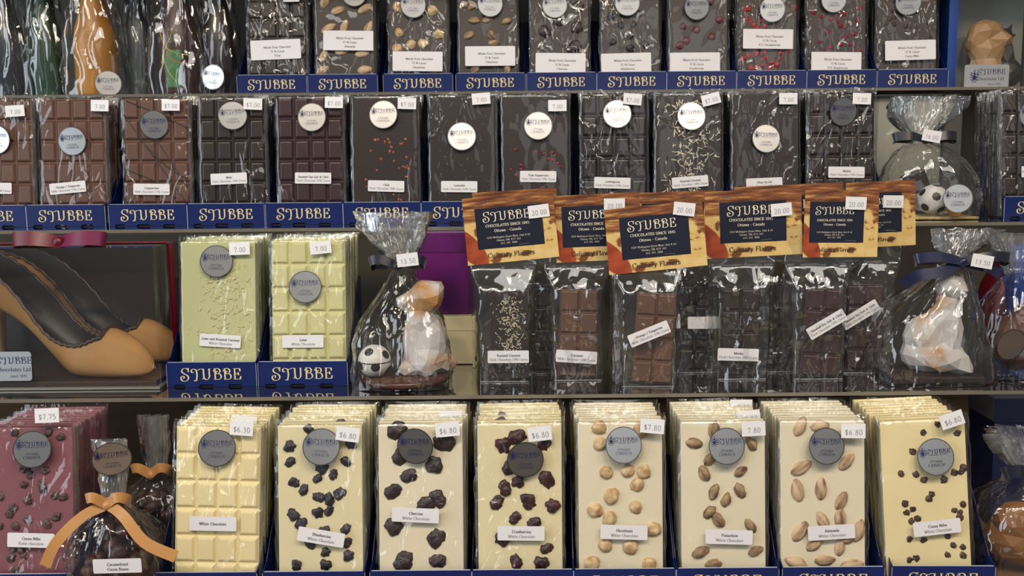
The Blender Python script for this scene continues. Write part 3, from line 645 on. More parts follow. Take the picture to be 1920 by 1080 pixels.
def tray(row, px, what, yaw=0.0, roll=0.0):
    Y, z = YF[row], S[row]
    M = Matrix.Translation((x_at(px, Y, z + .012), Y, z + .0002)) @ Matrix.Rotation(R(yaw), 4, 'Z')
    t = thing('display_tray', f'navy card display tray holding the {what}', 'tray', M, 'navy display trays')
    fp = link('front_panel', FRONT, NAVY, t)
    link('lettering', LOGO_M, CREAM, fp, (0.0, -.0011, TH * .52))
    link('cut_edge', EDGES, CARD_EDGE, fp)
    link('side_panel', SIDE, NAVY, t, (-TW / 2, 0, 0)); link('side_panel', SIDE, NAVY, t, (TW / 2 - .0006, 0, 0))
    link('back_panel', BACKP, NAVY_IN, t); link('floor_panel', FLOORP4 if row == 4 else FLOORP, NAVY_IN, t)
    return t, M

def face_glint_light(M, x, z, off=0.0):
    """small tilt of a foil sticker that lets it mirror the added unseen light called door"""
    p = M @ Vector((x, 0, z)); n = ((CAM_M.translation - p).normalized() + (Vector((.9 + off, -3.2, 2.15)) - p).normalized()).normalized()
    n = M.to_3x3().inverted() @ n; cl = lambda a: max(R(-6), min(R(6), a))
    return cl(-math.asin(n.z)), cl(math.atan2(n.x, -n.y))
ORD = ['', 'second', 'third', 'fourth', 'fifth', 'sixth', 'seventh', 'eighth', 'ninth', 'tenth']
def bar_stack(row, tpx, what, choc, molded=False, nuts=False, rear=6, pitch=.0083, yaw=0.0, roll=0.0, lean=7.0, bpx=None, st=None, pr=None, lb=None, big=False, desc=None, top=None, reg2=True, dx=0.0, jit=.0012, stink=NAVYINK, rtags=None, rbits=None):
    t, TM = tray(row, tpx, what, yaw)
    Y, z = YF[row], S[row] + (.005 if row == 4 else 0)
    xb = x_at(bpx if bpx else tpx, Y + .008, z + .06)
    desc = desc or what
    def place(i, jx=0.0, jr=0.0, jz=0.0):
        return (Matrix.Translation((xb + jx, 0, 0)) @ Matrix.Translation((0, Y, z + .0012 + jz)) @ Matrix.Rotation(R(yaw), 4, 'Z') @ Matrix.Translation((0, (.0075 if nuts else .0045) + i * pitch, 0))
                @ Matrix.Rotation(R(-lean), 4, 'X') @ Matrix.Rotation(R(roll + jr), 4, 'Y'))
    M = place(0)
    b = thing('chocolate_bar', f'{desc}, front one of its stack', 'chocolate bar', M, 'wrapped chocolate bars')
    y_film = -.0054 if nuts else -.0021
    if molded:
        sl = link('slab', SLAB_M, choc, b)
        for i in range(4):
            for j in range(6):
                link('square', SQ, choc, sl, (-BW / 2 + BW * (i + .5) / 4, .0022, BH * (j + .5) / 6))
    else:
        link('slab', SLAB, choc, b)
    link('wrapper', rng.choice(WRAPS_NUT if nuts else WRAPS), FILM, b)
    link('side_seam', rng.choice(SEAMS_L), SEAM, b); link('side_seam', rng.choice(SEAMS_R), SEAM, b)
    if st: 
        x, zz = at_local(M, st[0], st[1], y_film)
        zz = min(zz, BH - .0175)
        if len(st) > 3 and st[3] == 'glint_light': tx, tz = face_glint_light(M, x, zz, st[4] if len(st) > 4 else 0.0)
        else: tx, tz = (R(st[3]) if len(st) > 3 else 0), (R(st[4]) if len(st) > 4 else 0)
        sticker(b, x, zz, y_film, st[2] if len(st) > 2 else 0, tx, tz, ink=stink)
    if pr:
        x, zz = at_local(M, pr[0], pr[1], y_film - .0030); price(b, x, zz, y_film - .0030, pr[2], pr[3] if len(pr) > 3 else 0, R(rng.uniform(-6, 6)))
    if lb:
        x, zz = at_local(M, lb[0], lb[1], y_film); name_label(b, x, zz, y_film, lb[2], lb[3] if len(lb) > 3 else 0, big, reg2, dx)
    if top: top(b, M)
    for i in range(1, rear + 1):
        Mi = place(i, rng.uniform(-jit, jit), rng.uniform(-.6, .6), rng.uniform(0, .0012))
        r = thing('chocolate_bar', f'{desc}, {ORD[i]} from the front of its stack', 'chocolate bar', Mi, f'rear bars of the stack: {desc}')
        link('slab', SLAB_REAR_M if molded else SLAB, choc, r)
        link('wrapper', rng.choice(WRAPS_REAR), FILM2, r)
        if rtags and i in rtags:
            g = rtags[i]; x, zz = at_local(Mi, g[0], g[1], -.0012); price(r, x, min(zz, BH - .001), -.0012, g[2], g[3])
        if rbits and i in rbits:
            g = rbits[i]; bits(r, g[0], Mi, g[1], .0002, scale=.8)
    return b, M, place
def T(kind, px, y0=.0006, name=None, angs=None, scale=1.0):
    return lambda b, M: bits(b, kind, M, px, y0, name, angs, scale)
def scatter(kind, n, x0, x1, y0, y1, seed, scale=1.0, yy=.0004, avoid=None):
    r = random.Random(seed); P = []
    while len(P) < n:
        p = (r.uniform(x0, x1), r.uniform(y0, y1))
        if not avoid or not (avoid[0] < p[0] < avoid[1] and avoid[2] < p[1] < avoid[3]): P.append(p)
    return T(kind, P, yy, scale=scale)

# ------------------------------------------------------------------ bottom row: white and ruby chocolate
RUBY_NIBS = [(115,819),(47,879),(57,890),(86,882),(77,907),(81,917),(104,930),(119,931),(46,909),(54,937),(26,951),(19,964),(30,986),(52,974),(107,969),(90,982),(40,1032),(26,1027),(45,1042),(22,1046),(32,1069),(1,930),(92,801),(28,806),(0,985),(-22,900),(-15,1000)]
bar_stack(4, 42, 'ruby chocolate bars with cocoa nibs', RUBY, nuts=True, rear=8, bpx=52, desc='pinkish ruby chocolate bar with cocoa nibs', st=(62, 841, 0, 'glint_light', -.5), pr=(88, 779, '$7.75', -2), lb=(58, 1013, ['Cocoa Nibs', 'Ruby chocolate'], 2), top=T('cocoa_nib', RUBY_NIBS, scale=1.05))
bar_stack(4, 387, 'plain white chocolate bars', WCHOC, molded=True, rear=8, roll=1.6, bpx=400, desc='plain white chocolate bar molded in squares', st=(408, 833, 0, 'glint_light', 1.45), pr=(453, 803, '$6.30', 2), lb=(399, 982, ['White Chocolate'], 0), rtags={2: (460, 772, '$6.30', 3)})
BLUE = [(545,837),(544,867),(659,832),(649,866),(603,876),(626,889),(595,897),(552,905),(570,917),(638,925),(597,932),(617,935),(618,957),(597,962),(550,964),(566,982),(649,991),(608,995),(652,1017),(582,1021),(612,1035),(655,1041),(556,1060),(611,1060),(580,799)]
bar_stack(4, 589, 'white chocolate bars with blueberries', WCHOC3, nuts=True, rear=8, bpx=598, desc='white chocolate bar with blueberries', st=(603, 831, 4, 'glint_light', 1.2), pr=(652, 814, '$6.80', 7), lb=(602, 1007, ['Blueberries', 'White Chocolate'], 10), top=T('dried_blueberry', BLUE), rbits={2: ('dried_blueberry', [(640, 772)])})
CHER = [(745,806),(832,830),(752,854),(814,870),(766,892),(738,921),(821,936),(797,951),(740,985),(819,1009),(757,1052),(820,1051)]
bar_stack(4, 790, 'white chocolate bars with cherries', WCHOC2, nuts=True, rear=8, bpx=788, desc='white chocolate bar with cherries', st=(779, 831, 0, 8, -8), pr=(839, 805, '$6.80', -5), lb=(779, 966, ['Cherries', 'White Chocolate'], 3), top=T('dried_cherry', CHER), rtags={3: (845, 764, '$6.80', -3)})
CRANB = [(970,818),(1020,831),(1026,899),(970,903),(990,940),(1035,947),(965,971),(1001,979),(1026,1028),(967,1052),(1015,1058),(944,836),(954,875),(947,914),(932,941),(942,1010)]
bar_stack(4, 980, 'white chocolate bars with cranberries', WCHOC3, nuts=True, rear=8, bpx=975, desc='white chocolate bar with dark cranberries', st=(985, 861, 0, 9, 6), pr=(1012, 813, '$6.80', -6), lb=(977, 1000, ['Cranberries', 'White Chocolate'], 1), top=T('dried_cranberry', CRANB, scale=1.1), rbits={4: ('dried_cranberry', [(942, 762)]), 2: ('dried_cranberry', [(938, 772)])})
HAZ = [(1126,832),(1202,806),(1137,886),(1177,882),(1207,884),(1194,908),(1147,930),(1191,951),(1116,957),(1142,972),(1225,992),(1135,1022),(1182,1025),(1110,1056),(1217,1058),(1123,796)]
bar_stack(4, 1171, 'white chocolate bars with hazelnuts', WCHOC2, nuts=True, rear=8, bpx=1165, desc='white chocolate bar with hazelnuts', st=(1169, 834, 0, 'glint_light', .8), pr=(1223, 799, '$7.80', 4), lb=(1170, 998, ['Hazelnuts', 'White Chocolate'], 2), top=T('hazelnut', HAZ, .0004), rbits={4: ('hazelnut', [(1142, 756)])})
PISTA = [(1302,831),(1330,861),(1409,832),(1320,887),(1389,884),(1339,922),(1387,920),(1361,937),(1330,960),(1346,974),(1407,985),(1314,1035),(1417,1033),(1337,1058),(1338,806)]
bar_stack(4, 1364, 'white chocolate bars with pistachios', WCHOC2, nuts=True, rear=8, bpx=1359, desc='white chocolate bar with pistachios', st=(1362, 836, 0, 'glint_light', 1.4), pr=(1413, 804, '7.80', -2), lb=(1367, 1007, ['Pistachios', 'White Chocolate'], 2),
          top=T('pistachio', PISTA, .0004, angs=[95, 35, -35, -30, 60, 25, -25, 15, 45, -40, -35, 70, 70, 80, 10]), rtags={2: (1404, 768, '$7.80', -8), 7: (1390, 738, '$7.80', 0)})
ALM = [(1500,800),(1537,799),(1502,877),(1587,866),(1495,919),(1539,916),(1577,939),(1575,970),(1542,976),(1500,996),(1609,995),(1527,1019),(1590,1007),(1574,1025),(1546,1050),(1492,1055),(1597,1060)]
bar_stack(4, 1562, 'white chocolate bars with almonds', WCHOC2, nuts=True, rear=8, bpx=1547, desc='white chocolate bar with almonds', st=(1549, 836, 2, 'glint_light', 1.45), pr=(1600, 808, '$6.80', 0), lb=(1559, 998, ['Almonds', 'White Chocolate'], -3),
          top=T('almond', ALM, .0004, angs=[25, 80, 60, 45, -12, 3, 25, -3, -30, 35, 20, 50, 70, 5, 85, -70, 80]))
WN = [(1731,811),(1795,812),(1711,846),(1822,876),(1802,884),(1789,885),(1689,888),(1717,889),(1732,900),(1769,898),(1746,926),(1741,935),(1697,944),(1711,954),(1699,961),(1805,945),(1799,960),(1800,969),(1789,957),(1720,972),(1709,977),(1705,1011),(1731,1012),(1776,1005),(1787,1022),(1805,1025),(1805,1041),(1776,1040),(1717,1046),(1705,1050),(1757,790)]
bar_stack(4, 1768, 'white chocolate bars with cocoa nibs', WCHOC, nuts=True, rear=9, roll=-2.6, bpx=1748, yaw=-1.5, desc='white chocolate bar with cocoa nibs', st=(1753, 856, -2, 'glint_light', .9), pr=(1785, 787, '$6.80', -16), lb=(1757, 989, ['Cocoa Nibs', 'White Chocolate'], -4), top=T('cocoa_nib', WN, scale=.82), rbits={5: ('cocoa_nib', [(1698, 746)])})

# ------------------------------------------------------------------ third row: lime chocolate
def lime_coco(b, M):
    shreds('coconut_shreds', lambda r: (max(-.03, min(.032, r.gauss(.004, .011))) + (0.008 if r.random() < .3 else 0), r.uniform(.026, .118)), 230, COCOLIME, b, -.0004, (.0012, .0052), .00040, 3)
bar_stack(3, 397, 'lime and coconut bars', LIME, rear=6, bpx=408, desc='pale green lime bar with roasted coconut', st=(407, 490, 0, 'glint_light', 1.25), pr=(449, 466, '7.00', -2), lb=(413, 639, ['Lime and Roasted Coconut', 'White Chocolate'], 4), top=lime_coco)
bar_stack(3, 568, 'plain lime bars', LIME2, molded=True, rear=7, bpx=577, desc='pale green lime bar molded in squares', st=(573, 538, 0, 'glint_light', 1.3), pr=(601, 464, '7.00', -6), lb=(568, 640, ['Lime', 'White Chocolate'], 0))

# ------------------------------------------------------------------ second row: milk and dark chocolate
R2 = dict(rear=4, lean=5.0)
bar_stack(2, -24, 'caramel milk chocolate bars', MILK, molded=True, bpx=-2, desc='milk chocolate bar cut by the picture edge', st=(-6, 262, 0, 4, -5), pr=(28, 208, '7.00', -4), lb=(-12, 353, ['Caramel', 'Milk Chocolate 33% Cocoa'], 1), **R2)
bar_stack(2, 124, 'orange and tangerine milk chocolate bars', MILK, molded=True, bpx=136, desc='milk chocolate bar with an orange and tangerine label', st=(136, 265, -3, 4, -2), pr=(187, 198, '7.00', 2), lb=(127, 352, ['Orange / Tangerine', 'Milk Chocolate 33% Cocoa'], -5), **R2)
def drizzle(b, M):
    for P in ([(238, 190), (300, 215), (352, 240)], [(232, 215), (285, 290), (350, 380)], [(236, 318), (290, 340), (330, 372)], [(262, 260), (310, 310), (350, 335)], [(285, 250), (325, 310), (352, 350)]):
        pts = []
        for px, py in P:
            x, z = at_local(M, px, py, 0); pts.append((max(-.035, min(.035, x)), -.0004, max(.003, min(.139, z))))
        v, f = tube_geo(catmull(pts, 5), .0006, 5); link('drizzle', pydata('drizzle', v, f, True), DARK, b)
bar_stack(2, 278, 'cappuccino milk chocolate bars', MILK, molded=True, bpx=293, desc='milk chocolate bar with dark drizzle lines', st=(290, 234, 0, 6, 4), pr=(320, 197, '$7.00', 1), lb=(284, 355, ['Cappuccino', 'Milk Chocolate 33% Cocoa'], 1), top=drizzle, **R2)
bar_stack(2, 425, 'mint dark chocolate bars', DARK, molded=True, bpx=436, desc='dark squared bar with a mint label', st=(437, 217, -4, -2, 6), pr=(474, 195, '$7.00', 2), lb=(429, 335, ['Mint', 'Dark Chocolate 54% Cocoa'], -2), **R2)
bar_stack(2, 570, 'smoked sea salt and chili bars', PLUM, molded=True, bpx=582, desc='plum-brown squared bar with sea salt and chili label', st=(585, 220, 0, -4, -3), pr=(626, 192, '$7.00', 2), lb=(587, 334, ['Smoked Sea Salt & Chili', 'Dark Chocolate 54% Cocoa'], 1), **R2)
bar_stack(2, 717, 'chili dark chocolate bars', DARK, bpx=722, desc='dark bar scattered with orange chili flakes', st=(719, 215, 0, -5, -5), pr=(763, 194, '$7.00', 2), lb=(724, 349, ['Chili', 'Dark Chocolate 70% Cocoa'], 2), top=lambda b, M: (scatter('chili_flake', 22, 690, 770, 255, 325, 4, .9)(b, M), scatter('chili_flake', 9, 685, 770, 325, 378, 5, .8)(b, M)), **R2)
bar_stack(2, 863, 'lavender dark chocolate bars', DARK, bpx=868, desc='smooth dark bar with a lavender label', st=(866, 256, -2, -6, 3), pr=(902, 185, '7.00', -4), lb=(861, 350, ['Lavender', 'Dark Chocolate 54% Cocoa'], 1), top=lambda b, M: shreds('lavender_bits', lambda r: (r.uniform(-.03, .03), r.uniform(.03, .12)), 34, LAV, b, -.0002, (.001, .003), .00025, 9), **R2)
bar_stack(2, 1008, 'pink peppercorn dark chocolate bars', DARK, bpx=1005, desc='dark bar with pink peppercorns', st=(1009, 236, 1, -5, -1), pr=(1045, 198, '7.00', 0), lb=(1009, 331, ['Pink Peppercorn', 'Dark Chocolate 54% Cocoa'], 1), top=scatter('pink_peppercorn', 20, 958, 1055, 265, 345, 6), **R2)
bar_stack(2, 1154, 'lemongrass dark chocolate bars', DARK, molded=True, bpx=1152, desc='dark squared bar with a lemongrass label', st=(1157, 214, -1, -6, 0), pr=(1186, 186, '$7.00', 5), lb=(1148, 343, ['Lemongrass', 'Dark Chocolate 54% Cocoa'], 2), **R2)
bar_stack(2, 1298, 'roasted coconut dark chocolate bars', DARK, bpx=1292, desc='dark bar covered with white coconut shreds', st=(1296, 218, 0, -6, 2), pr=(1333, 186, '$7.00', -14), lb=(1294, 341, ['Roasted Coconut', 'Dark Chocolate 54% Cocoa'], -4),
          top=lambda b, M: shreds('coconut_shreds', lambda r: (max(-.034, min(.034, r.gauss(0, .014))), r.uniform(.012, .132)), 230, COCO, b, -.0006, (.003, .0075), .00055, 2), **R2)
bar_stack(2, 1442, 'sea salt dark chocolate bars', DARK, bpx=1437, desc='smooth dark bar with half-hidden label', st=(1436, 260, 2, -5, 4), pr=(1478, 185, '7.00', 0), lb=(1433, 344, ['Fleur de Sel', 'Dark Chocolate 54% Cocoa'], -2), **R2)
bar_stack(2, 1588, 'mocha dark chocolate bars', DARK, molded=True, bpx=1579, desc='dark squared bar with a mocha label', st=(1580, 210, 0, 9, 7), pr=(1616, 185, '7.00', 2), lb=(1587, 323, ['Mocha', 'Dark Chocolate 54% Cocoa'], 1), **R2)
bar_stack(2, 1958, 'dark bars at the end of the row', DARK, molded=True, bpx=1943, yaw=-3, rear=8, desc='dark squared bar cut by the picture edge', st=(1937, 215, 0, 5, 0), lb=(1950, 322, ['Dark Chocolate 54% Cocoa'], 0))

# ------------------------------------------------------------------ top row: seventy-two percent bars with fruit and nuts
WF = lambda s: ['Whole Fruit Chocolate', '72 % Cacao', s]
R1 = dict(rear=4, lean=5.0, big=True)
bar_stack(1, 510, 'plain bitter bars', DARK72, molded=True, bpx=519, desc='plain bitter squared bar in the top row', pr=(546, -6, ''), lb=(517, 93, WF('Plain'), -2), **R1)
bar_stack(1, 643, 'bitter bars with almonds', DARK72, nuts=True, bpx=646, desc='bitter bar with almonds', lb=(653, 76, WF('Almonds'), 1), st=(664, -30, 0, 4, 0), top=T('almond', [(610,2),(634,20),(684,17),(616,54),(646,51),(691,52),(607,105),(641,97),(680,100),(605,132),(684,131),(625,-30),(690,-40)], .0004, angs=[20, 70, 60, 60, 20, 25, 20, 85, 80, 60, 80, 30, 10]), **R1)
bar_stack(1, 784, 'bitter bars with hazelnuts', DARK72, nuts=True, bpx=784, desc='bitter bar with hazelnuts', st=(775, 10, 2, 'glint_light'), lb=(783, 115, WF('Hazelnuts'), 1), top=T('hazelnut', [(746,14),(810,20),(749,61),(823,65),(771,84),(793,82),(745,92),(760,-40),(800,-50)], .0004), **R1)
bar_stack(1, 920, 'bitter bars with pistachios', DARK72, nuts=True, bpx=915, desc='bitter bar with pistachios', st=(919, 8, 2, 'glint_light', .4), lb=(919, 105, WF('Pistachios'), 0), top=T('pistachio', [(871,10),(885,12),(889,39),(880,66),(922,67),(926,81),(892,129),(915,37),(952,129),(950,40)], .0004), **R1)
bar_stack(1, 1053, 'bitter bars with cherries', DARK72, nuts=True, bpx=1050, desc='bitter bar with dark cherries', st=(1040, 10, -2, 'glint_light', -.2), lb=(1051, 118, WF('Cherries'), 1), top=T('dried_cherry', [(1085,11),(1022,60),(1080,52),(1077,88),(1046,39)]), **R1)
bar_stack(1, 1185, 'bitter bars with blueberries', DARK72, nuts=True, bpx=1183, desc='bitter bar with dark blueberries', st=(1176, 6, 0, 'glint_light'), lb=(1174, 118, WF('Blueberries'), -1), top=T('dried_blueberry', [(1144,32),(1196,27),(1165,47),(1186,46),(1181,67),(1149,79),(1210,84),(1182,92)]), **R1)
bar_stack(1, 1315, 'bitter bars with cranberries', DARK72, nuts=True, bpx=1311, desc='bitter bar with red cranberries', st=(1306, 14, 0, 9, 4), lb=(1303, 117, WF('Cranberries'), 0), top=T('red_cranberry', [(1280,50),(1306,56),(1349,37),(1287,77),(1335,69),(1332,3),(1275,85)]), **R1)
bar_stack(1, 1447, 'bitter bars with strawberry pieces', DARK72, nuts=True, bpx=1441, desc='bitter bar strewn with pale red strawberry pieces', st=(1448, 18, 0, 'glint_light'), lb=(1440, 73, WF('F.D. Strawberries'), 1), top=lambda b, M: (scatter('strawberry_piece', 16, 1395, 1490, 5, 55, 8)(b, M), scatter('strawberry_piece', 20, 1392, 1490, 93, 133, 9)(b, M)), **R1)
bar_stack(1, 1578, 'bitter bars with raspberry pieces', DARK72, nuts=True, bpx=1571, desc='bitter bar strewn with crimson raspberry pieces', st=(1563, 0, 0, 'glint_light', .7), lb=(1568, 116, WF('F.D. Raspberries'), 1), top=scatter('raspberry_piece', 22, 1525, 1612, 12, 98, 10), **R1)
bar_stack(1, 1711, 'bitter bars with cocoa nibs', DARK72, nuts=True, bpx=1703, desc='bitter bar with brown cocoa nibs', st=(1702, 5, 0, 9, -6), lb=(1707, 94, WF('Cocoa Nibs'), -1), top=scatter('cocoa_nib', 14, 1660, 1745, 20, 70, 11, .8), yaw=-2, **R1)

# ------------------------------------------------------------------ clear bags, ribbons, figures
def bag_mesh(name, prof, seed, n=72, rows=44, folds=9, amp=.10, crinkle=.0012):
    """cellophane bag lofted through rings (z, rx, ry, squareness, cx); deep pleats where it is gathered"""
    v = []; f = []; L = len(prof) - 1
    P = catmull([tuple(p) + ((0.0,) if len(p) == 4 else ()) for p in prof], max(2, rows // L))
    for k, (z, rx, ry, sq, cx) in enumerate(P):
        e = 2 + 4 * max(0.0, sq)
        for i in range(n):
            a = 2 * math.pi * i / n; c, s_ = math.cos(a), math.sin(a)
            r = 1 / (abs(c) ** e + abs(s_) ** e) ** (1 / e)
            rd = 1 - abs(noise.noise(Vector((c * folds * .5 + seed * 3, s_ * folds * .5, z * 14 + seed))))
            pl = abs(math.sin(a * folds + 2.2 * noise.noise(Vector((c, s_, z * 25 + seed)))))
            d = 1 + amp * (1 - sq) * (pl - .5) + amp * .6 * (rd ** 4 - .5)
            q = Vector((c * 60 * rx, s_ * 60 * ry, z * 60)) + Vector((seed * 9.1, 0, 0))
            cr = crinkle * ((1 - abs(noise.noise(q * 1.0))) ** 5 - .3 + .6 * (1 - abs(noise.noise(q * 2.4))) ** 6)
            v.append((cx + c * r * (rx * d + cr), s_ * r * (ry * d + cr), z + .002 * noise.noise(Vector((a * 3, seed, z * 9)))))
    m = len(P)
    for k in range(m - 1):
        for i in range(n):
            j = (i + 1) % n; f.append((k * n + i, k * n + j, (k + 1) * n + j, (k + 1) * n + i))
    return pydata(name, v, f, True)
def bow(parent, c, m, sp=.034, wd=.010, tails=None, knot=.005, m2=None, up=.010, front=-.008):
    x, y, z = c
    for s_ in (-1, 1):
        pts = [(x, y + front * .4, z), (x + s_ * sp * .55, y + front, z + up), (x + s_ * sp, y + front * .6, z + up * .7), (x + s_ * sp * .9, y + .004, z - up * .25), (x + s_ * sp * .4, y + .003, z - up * .1), (x, y, z)]
        link('bow_loop', ribbon_mesh('bow_loop', pts, wd, [(0, -.7, .7), (0, -1, .2), (s_, -.4, 0), (0, .6, .8), (0, -.7, .7)]), m2 if (m2 and s_ > 0) else m, parent)
    for tl in tails or []:
        link('ribbon_tail', ribbon_mesh('ribbon_tail', [(x, y + front * .3, z)] + tl, wd, (0.15, -1, .35), wid2=wd * 1.15), m, parent)
    link('knot', blob('knot', knot, knot * .9, knot * 1.05, .15, 2, 3), m, parent, (x, y + front * .5, z))
def lowpoly(name, parts, voxel=.0035, faces=190, smooth=False):
    """one continuous faceted body from overlapping ellipsoids (x, y, z, rx, ry, rz, tilt)"""
    bm = bmesh.new()
    for p in parts:
        x, y, z, rx, ry, rz = p[:6]; tl = p[6] if len(p) > 6 else 0
        M = Matrix.Translation((x, y, z)) @ Matrix.Rotation(R(tl), 4, 'Y') @ Matrix.Diagonal((rx, ry, rz, 1))
        bmesh.ops.create_icosphere(bm, subdivisions=2, radius=1.0, matrix=M)
    me = bpy.data.meshes.new('tmp'); bm.to_mesh(me); bm.free()
    o = bpy.data.objects.new('tmp', me); COL.objects.link(o)
    a = o.modifiers.new('r', 'REMESH'); a.mode = 'VOXEL'; a.voxel_size = voxel
    dg = bpy.context.evaluated_depsgraph_get(); dg.update()
    n = len(o.evaluated_get(dg).data.polygons) * 2
    b = o.modifiers.new('d', 'DECIMATE'); b.ratio = min(1, faces / max(n, 1))
    dg.update()
    out = bpy.data.meshes.new_from_object(o.evaluated_get(dg)); out.name = name
    bpy.data.objects.remove(o); out.materials.clear()
    out.polygons.foreach_set('use_smooth', [smooth] * len(out.polygons))
    return out
def lathe(name, prof, n=32, smooth=True):
    v = []; f = []
    for r, z in prof:
        for i in range(n): v.append((r * math.cos(2 * math.pi * i / n), r * math.sin(2 * math.pi * i / n), z))
    for k in range(len(prof) - 1):
        for i in range(n):
            j = (i + 1) % n; f.append((k * n + i, k * n + j, (k + 1) * n + j, (k + 1) * n + i))
    f.append(tuple(range(n - 1, -1, -1))); f.append(tuple((len(prof) - 1) * n + i for i in range(n)))
    return pydata(name, v, f, smooth)
MARBLE = mat('marbled_chocolate', (192, 189, 188), .45, rgb2=(172, 130, 84), vscale=26, lo=.52, hi=.68, detail=2, bump=.0002, bscale=300)
MARBLE2 = mat('tan_marbled_chocolate', (192, 180, 160), .45, rgb2=(168, 130, 86), vscale=22, lo=.42, hi=.58, detail=2)
CARAM = mat('caramel_chocolate', (184, 138, 82), .35, rgb2=(150, 104, 56), vscale=9, lo=.4, hi=.7)
GOLDCH = mat('golden_chocolate', (196, 138, 52), .35, rgb2=(150, 104, 40), vscale=10)
BALLW = mat('white_ball_chocolate', (214, 212, 208), .4)
BALLK = mat('black_ball_spot', (26, 22, 22), .4)
BOARD = mat('gold_board', (190, 168, 112), .35, metal=.3)

# ---- carded bags with small bars
def card_mat():
    m = bpy.data.materials.new('printed_header_card'); m.use_nodes = True; nt = m.node_tree; b = nt.nodes['Principled BSDF']
    b.inputs['Roughness'].default_value = .38
    N = nt.nodes.new; Lk = nt.links.new
    tc = N('ShaderNodeTexCoord'); sp = N('ShaderNodeSeparateXYZ'); Lk(tc.outputs['Generated'], sp.inputs[0])
    def noise_(scale, vec=None, detail=3, dist=0.0):
        n = N('ShaderNodeTexNoise'); n.inputs['Scale'].default_value = scale; n.inputs['Detail'].default_value = detail; n.inputs['Distortion'].default_value = dist
        Lk(vec if vec else tc.outputs['Generated'], n.inputs['Vector']); return n.outputs['Fac']
    def ramp(fac, stops):
        r = N('ShaderNodeValToRGB'); e = r.color_ramp.elements
        while len(e) < len(stops): e.new(.5)
        for el, (p, c) in zip(e, stops): el.position = p; el.color = (*lin(c), 1)
        Lk(fac, r.inputs[0]); return r.outputs[0]
    def mth(op, a, b_, clamp=False):
        n = N('ShaderNodeMath'); n.operation = op; n.use_clamp = clamp
        for k, q in enumerate((a, b_)):
            if isinstance(q, (int, float)): n.inputs[k].default_value = q
            else: Lk(q, n.inputs[k])
        return n.outputs[0]
    def mixc(fac, a, b_):
        n = N('ShaderNodeMix'); n.data_type = 'RGBA'; Lk(fac, n.inputs['Factor']); Lk(a, n.inputs['A']); Lk(b_, n.inputs['B']); return n.outputs['Result']
    def step(x, lo, hi):
        n = N('ShaderNodeMapRange'); n.interpolation_type = 'SMOOTHSTEP'; Lk(x, n.inputs[0]); n.inputs[1].default_value = lo; n.inputs[2].default_value = hi; return n.outputs[0]
    u, v = sp.outputs['X'], sp.outputs['Z']
    cream = ramp(noise_(5, detail=4), [(.40, (214, 190, 132)), (.58, (206, 174, 106)), (.62, (116, 70, 40))])
    mp = N('ShaderNodeMapping'); mp.inputs['Scale'].default_value = (1.6, 1, 9); mp.inputs['Rotation'].default_value = (0, R(-14), 0); Lk(tc.outputs['Generated'], mp.inputs[0])
    wood = ramp(noise_(2.2, mp.outputs[0], 5, .4), [(.32, (70, 40, 24)), (.46, (112, 66, 38)), (.58, (146, 96, 56)), (.66, (186, 148, 88))])
    wob = mth('MULTIPLY', noise_(3), .14)
    edge = mth('ADD', mth('ADD', v, mth('MULTIPLY', u, -.10)), wob)
    c1 = mixc(step(edge, .66, .72), cream, wood)
    rightw = step(mth('ADD', mth('ADD', u, mth('MULTIPLY', v, .5)), wob), 1.28, 1.33)
    c1 = mixc(rightw, c1, wood)
    du = mth('MULTIPLY', mth('ADD', mth('ADD', u, mth('MULTIPLY', v, .45)), -.15), 6.6); dv = mth('MULTIPLY', mth('ADD', v, -.26), 3.0)
    rr = mth('ADD', mth('MULTIPLY', du, du), mth('MULTIPLY', dv, dv))
    red = ramp(noise_(4, detail=2), [(.35, (132, 54, 32)), (.6, (166, 76, 44)), (.74, (220, 170, 130))])
    c2 = mixc(step(rr, 1.0, .8), c1, red)
    Lk(c2, b.inputs['Base Color'])
    return m
CARDM = card_mat()
PANELNAVY = mat('printed_navy', (18, 24, 44), .4)
CARDINK = mat('card_cream_ink', (228, 222, 204), .5)
STAPLE = mat('staple_wire', (190, 190, 190), .25, metal=1)
def mini_squares(parent, choc, w_, h_):
    sl = link('slab', box('slab', -w_ / 2, w_ / 2, .0018, .008, 0, h_, .0006), choc, parent)
    return sl
